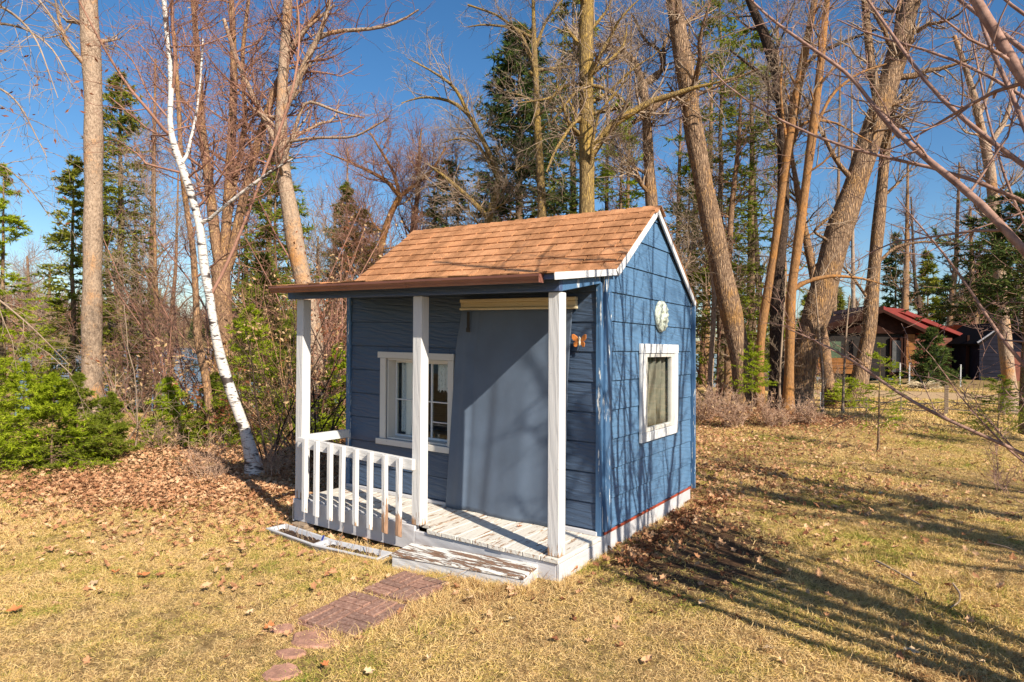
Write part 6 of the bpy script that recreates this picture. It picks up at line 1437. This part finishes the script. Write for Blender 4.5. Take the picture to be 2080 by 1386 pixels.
def blocked(x, y):
    b = (x > -2.72) & (x < 0.02) & (y > -0.01) & (y < 2.70)
    b |= (x > -2.66) & (x < -1.33) & (y > -.31) & (y < -.1)
    sx_, sy_ = x - fl[0], y - fl[1]; u = sx_ * ax_[0] + sy_ * ax_[1]; w = sx_ * pn_[0] + sy_ * pn_[1]; b |= (u > -.01) & (u < Lx + .01) & (w > -.01) & (w < Dp + .05)
    b |= (np.abs(x + .752) < .19) & (np.abs(y + .628) < .195)
    b |= (np.abs(x + .715) < .205) & (np.abs(y + 1.11) < .228)
    for px_, py_, r_ in STN: b |= np.hypot(x - px_, y - py_) < r_
    return b
STN = []
for o_ in S.objects:
    if o_.name.startswith('stepping_stone'): STN.append((o_.location.x, o_.location.y, .06))
def vnoise(x, y, s, seed):
    r_ = np.random.default_rng(seed); g = r_.random((64, 64)); u = x * s % 64; v = y * s % 64; i = np.floor(u).astype(int) % 64; j = np.floor(v).astype(int) % 64; fu = u % 1; fv = v % 1
    fu = fu * fu * (3 - 2 * fu); fv = fv * fv * (3 - 2 * fv)
    return (g[i, j] * (1 - fu) + g[(i + 1) % 64, j] * fu) * (1 - fv) + (g[i, (j + 1) % 64] * (1 - fu) + g[(i + 1) % 64, (j + 1) % 64] * fu) * fv
def litter_w(x, y):
    """how thick the leaf litter lies"""
    w = 1.2 * np.exp(-(((x + 6.8) / 3.0) ** 2 + ((y - 2.2) / 2.0) ** 2)) + .9 * np.exp(-(((x + 4.9) / 1.3) ** 2 + ((y - .8) / .8) ** 2)) * (.3 + vnoise(x, y, 1.5, 5))
    w += 2.2 * np.exp(-(((x + 2.0) / 2.3) ** 2 + ((y - 11.3) / 1.4) ** 2)) + 1.2 * np.exp(-(((x + 4.5) / 4) ** 2 + ((y - 6) / 4) ** 2))
    w += 1.3 * np.exp(-(((x + 6.2) / 1.6) ** 2 + ((y + .2) / .8) ** 2)) * (.4 + .8 * vnoise(x, y, 1.7, 4))
    w += 0.9 * np.exp(-((x - .16) / .16) ** 2) * ((y > .5) & (y < 3.3)) * (.2 + 1.0 * vnoise(x, y, 2.3, 3)) + .04 * np.exp(-(((x - .5) / .7) ** 2 + ((y - 1.6) / 1.2) ** 2))
    return w
def polar(n, r0, r1, rg, a0=-62, a1=62):
    th = np.radians(rg.uniform(a0, a1, n)); r_ = np.sqrt(rg.uniform(r0 ** 2, r1 ** 2, n)); return C0[0] + r_ * (fw[0] * np.cos(th) + rt_[0] * np.sin(th)), C0[1] + r_ * (fw[1] * np.cos(th) + rt_[1] * np.sin(th))
X = []; Y = []; I = []; SC = []
for n, r0, r1, ks, s0 in ((44000, 1.2, 7.5, (0, 5), 1.0), (6000, 1.2, 8, (5, 8), .9), (38000, 7.5, 15, (0, 5), 1.45), (26000, 15, 34, (8, 11), 1.3)):
    x, y = polar(n, r0, r1, rg); keep = ~blocked(x, y); soil = np.exp(-(((x - .55) / .6) ** 2 + ((y - 1.2) / 1.2) ** 2)); lw = litter_w(x, y); nz_ = vnoise(x, y, 1.1, 8)
    keep &= rg.random(n) > np.clip(soil * 1.2 + lw * .8, 0, .9)
    if ks[0] == 5: keep &= (nz_ > .62) | (np.hypot(x + .6, y + .5) < .7)
    if r0 >= 15:
        dr = np.abs(y - .35 * x - 23.5); keep &= ~((dr < 2.4) & (x > -3)); keep &= ((x - C0[0]) * LK[0] + (y - C0[1]) * LK[1]) < 22
    x = x[keep]; y = y[keep]; X.append(x); Y.append(y); I.append(rg.integers(ks[0], ks[1], len(x))); SC.append(s0 * rg.uniform(.7, 1.35, len(x)) * (1 if ks[0] != 0 else .6 + .8 * nz_[keep]))
# taller tufts hugging the pads, step and walls
n = 900; t_ = rg.random(n); ex_, ey_ = np.where(rg.random(n) < .5, -1.15 + 1.1 * t_, rg.uniform(-1.2, -.4, n)), np.where(rg.random(n) < .5, -.46 + .19 * t_, rg.uniform(-1.5, -.42, n))
ex_ = np.concatenate([rg.uniform(-1.2, -.05, 260), rg.uniform(-2.7, -1.3, 200), np.full(200, .02) + rg.random(200) * .06, rg.uniform(-1.0, -.4, 200)]); ey_ = np.concatenate([np.interp(ex_[:260], [-1.1, -.12], [-.43, -.26]) - rg.random(260) * .05, rg.uniform(-.36, -.30, 200), rg.uniform(-.1, 3, 200), rg.uniform(-1.45, -.4, 200)])
k_ = ~blocked(ex_, ey_); X.append(ex_[k_]); Y.append(ey_[k_]); I.append(rg.integers(5, 8, k_.sum())); SC.append(rg.uniform(.5, 1.1, k_.sum()))
x = np.concatenate(X); y = np.concatenate(Y); n = len(x); sc = np.concatenate(SC)
gn_scatter('grass', np.c_[x, y, gz(x, y)], np.c_[rg.normal(size=(n, 2)) * .08, rg.random(n) * 6.28], np.repeat(sc[:, None], 3, 1) * np.c_[np.ones((n, 2)), rg.uniform(.7, 1.3, n)], tufts, np.concatenate(I), label='short dry straw-coloured lawn grass with green patches', cat='grass')

def leaf_mesh(seed, L_=.09, mat=None):
    """lobed oak / maple leaf, curled"""
    r_ = np.random.default_rng(seed); k = 18; a = np.linspace(0, 2 * PI, k, endpoint=False)
    lob = 1 + .32 * np.cos(a * 5 + .3) + r_.normal(size=k) * .06; ell = 1 / np.sqrt((np.cos(a) / 1.0) ** 2 + (np.sin(a) / .72) ** 2)
    r = lob * ell * L_ * .42; x = r * np.cos(a); y = r * np.sin(a); cu = r_.uniform(2, 9); cv = r_.uniform(-4, 8); z = cu * y ** 2 + cv * x ** 2 + r_.normal(size=k) * .004
    z -= min(z.min(), 0); V = np.concatenate([[[0, 0, .002]], np.stack([x * .5, y * .5, (z * .28 + .002)], 1), np.stack([x, y, z + .002], 1)])
    # stalk
    V = np.concatenate([V, [[-L_ * .40, 0.002, z[k // 2]], [-L_ * .40, -0.002, z[k // 2]], [-L_ * .75, 0, z[k // 2] + .01]]])
    F3 = [(0, 1 + i, 1 + (i + 1) % k) for i in range(k)] + [(3 * 0 + 1 + 2 * k, 2 + 2 * k, 3 + 2 * k)]
    F4 = [(1 + i, 1 + k + i, 1 + k + (i + 1) % k, 1 + (i + 1) % k) for i in range(k)]
    return V, np.array(F4), np.array(F3)
lk_ = []
for i in range(7): V, F4, F3 = leaf_mesh(i, .06); lk_.append(loose('leaf', V, F4, F3, M_litter))
for i in range(4): V, F4, F3 = leaf_mesh(20 + i, .052); lk_.append(loose('leaf', V, F4, F3, M_brownlit))
X = []; Y = []
for n, r0, r1 in ((110000, 2, 9), (110000, 9, 17.5)):
    x, y = polar(n, r0, r1, rg); w = litter_w(x, y); keep = (rg.random(n) < w * .95 - .02 + .012) & ~blocked(x, y); X.append(x[keep]); Y.append(y[keep])
x = np.concatenate(X); y = np.concatenate(Y); n = len(x)
redz = (np.hypot((x + 2.0) / 3, (y - 11) / 2) < 1) | ((x > 0) & (x < 1.2) & (y < 3))
idx = np.where(redz & (rg.random(n) < .55), 7 + rg.integers(0, 4, n), rg.integers(0, 7, n)); s_ = rg.uniform(.55, 1.2, n)
gn_scatter('leaf_litter', np.c_[x, y, gz(x, y) + rg.uniform(.0, .05, n)], np.c_[rg.normal(size=(n, 2)) * .45, rg.random(n) * 6.28], np.repeat(s_[:, None], 3, 1), lk_, idx, label='brown and tan fallen leaves drifted at the wood edge and around the playhouse', cat='leaf litter')
# single leaves one can point to
SL_ = [((822, 1177), .09, 'cream', 'pale maple leaf lying on the paver pad nearest the step', .026), ((546, 1284), .09, 'orange', 'orange curled leaf beside the small dark stone', 0), ((1055, 1070), .07, 'orange', 'curled orange leaf on the porch deck below the curtain', 'deck'),
       ((1330, 1190), .08, 'tan', 'tan leaf on the lawn right of the near porch corner', 0), ((1125, 1165), .12, 'orange', 'large orange leaf against the near porch corner', 0), ((1165, 1165), .13, 'orange', 'folded rust-coloured leaf at the foot of the side skirt', 0),
       ((955, 1228), .10, 'tan', 'tan curled leaf right of the middle paver pad', 0), ((1850, 1335), .13, 'tan', 'big pale leaf on the shadow band at the lower right', 0), ((1990, 1358), .08, 'tan', 'small tan leaf near the lower right corner', 0), ((235, 1172), .11, 'orange', 'orange leaf cluster piece left on the lawn', 0),
       ((290, 1178), .13, 'orange', 'upright orange leaf on the left lawn', 0), ((190, 1195), .11, 'tan', 'pale leaf left of the orange leaves on the lawn', 0), ((325, 1178), .10, 'brown', 'brown leaf right of the upright orange leaf', 0), ((30, 1250), .12, 'orange', 'orange leaf at the left edge of the picture', 0),
       ((507, 1255), .07, 'tan', 'curled tan leaf on the lawn left of the pavers', 0), ((1040, 1270), .07, 'cream', 'small pale leaf on the lawn below the step', 0), ((660, 1365), .08, 'orange', 'orange leaf at the bottom edge right of the last stone', 0), ((750, 1378), .08, 'tan', 'two-toned leaf at the bottom edge of the picture', 0),
       ((1425, 1235), .11, 'tan', 'crumpled tan leaf on the bare soil beside the shadow lines', 0), ((1560, 1330), .10, 'tan', 'tan leaf just above the bottom edge, right of centre', 0), ((1790, 1008), .10, 'cream', 'bright pale leaf in the upper shadow band on the lawn', 0), ((870, 1350), .06, 'tan', 'small curled leaf at the bottom centre', 0)]
for i, ((px, py), L_, mk, lab, h) in enumerate(SL_):
    if h == 'deck': d_ = CF + CR * ((px - 1040) / FPX) - CU * ((py - 693) / FPX); t_ = (0.004 - C0[2]) / d_[2]; P = C0 + t_ * d_
    else: P, _ = ground_hit(px, py); P = np.array([P[0], P[1], float(gz(P[0], P[1])) + (h or .03)])
    V, F4, F3 = leaf_mesh(700 + i, L_ * .72); r_ = random.Random(i); o = link('fallen_leaf', fast_mesh('fallen_leaf', V, F4, F3), M_oneleaf[mk]); o.location = tuple(P); o.rotation_euler = (r_.uniform(-.3, .3), r_.uniform(-.3, .3), r_.uniform(0, 6.28)) if h != .026 and h != 'deck' else (0, 0, 1)
    setp(o, lab, 'leaf')
# fallen sticks
for i, (pp, w_, lab) in enumerate([([(1780, 1148), (1825, 1172), (1870, 1198)], 5, 'straight dead stick lying on the right lawn'), ([(1935, 1195), (1950, 1215), (1950, 1232), (1930, 1245)], 5, 'curved pale stick right of the straight one'), ([(2005, 1110), (2040, 1118), (2075, 1132)], 4, 'pale stick at the right edge of the lawn'), ([(870, 1180), (930, 1165), (985, 1142)], 1.5, 'thin twig lying on the worn step')]):
    q = []
    for a, c in pp:
        P, D_ = ground_hit(a, c); q.append([P[0], P[1], float(gz(P[0], P[1])) + .03, w_ / 2 / FPX * D_])
    if i == 3: q = [[*(C0 + ((-0.06 - C0[2]) / (CF + CR * ((a - 1040) / FPX) - CU * ((c - 693) / FPX))[2]) * (CF + CR * ((a - 1040) / FPX) - CU * ((c - 693) / FPX))), .0022] for a, c in pp]
    q = resample(np.array(q), 12); b0 = q[0, :3].copy(); V, F = tubes((q[:, :3] - b0)[None], q[None, :, 3] * np.linspace(1, .6, 12)[None], 6); o = link('stick', fast_mesh('stick', V, F, None, True), B_twigg); o.location = tuple(b0); setp(o, lab, 'stick')
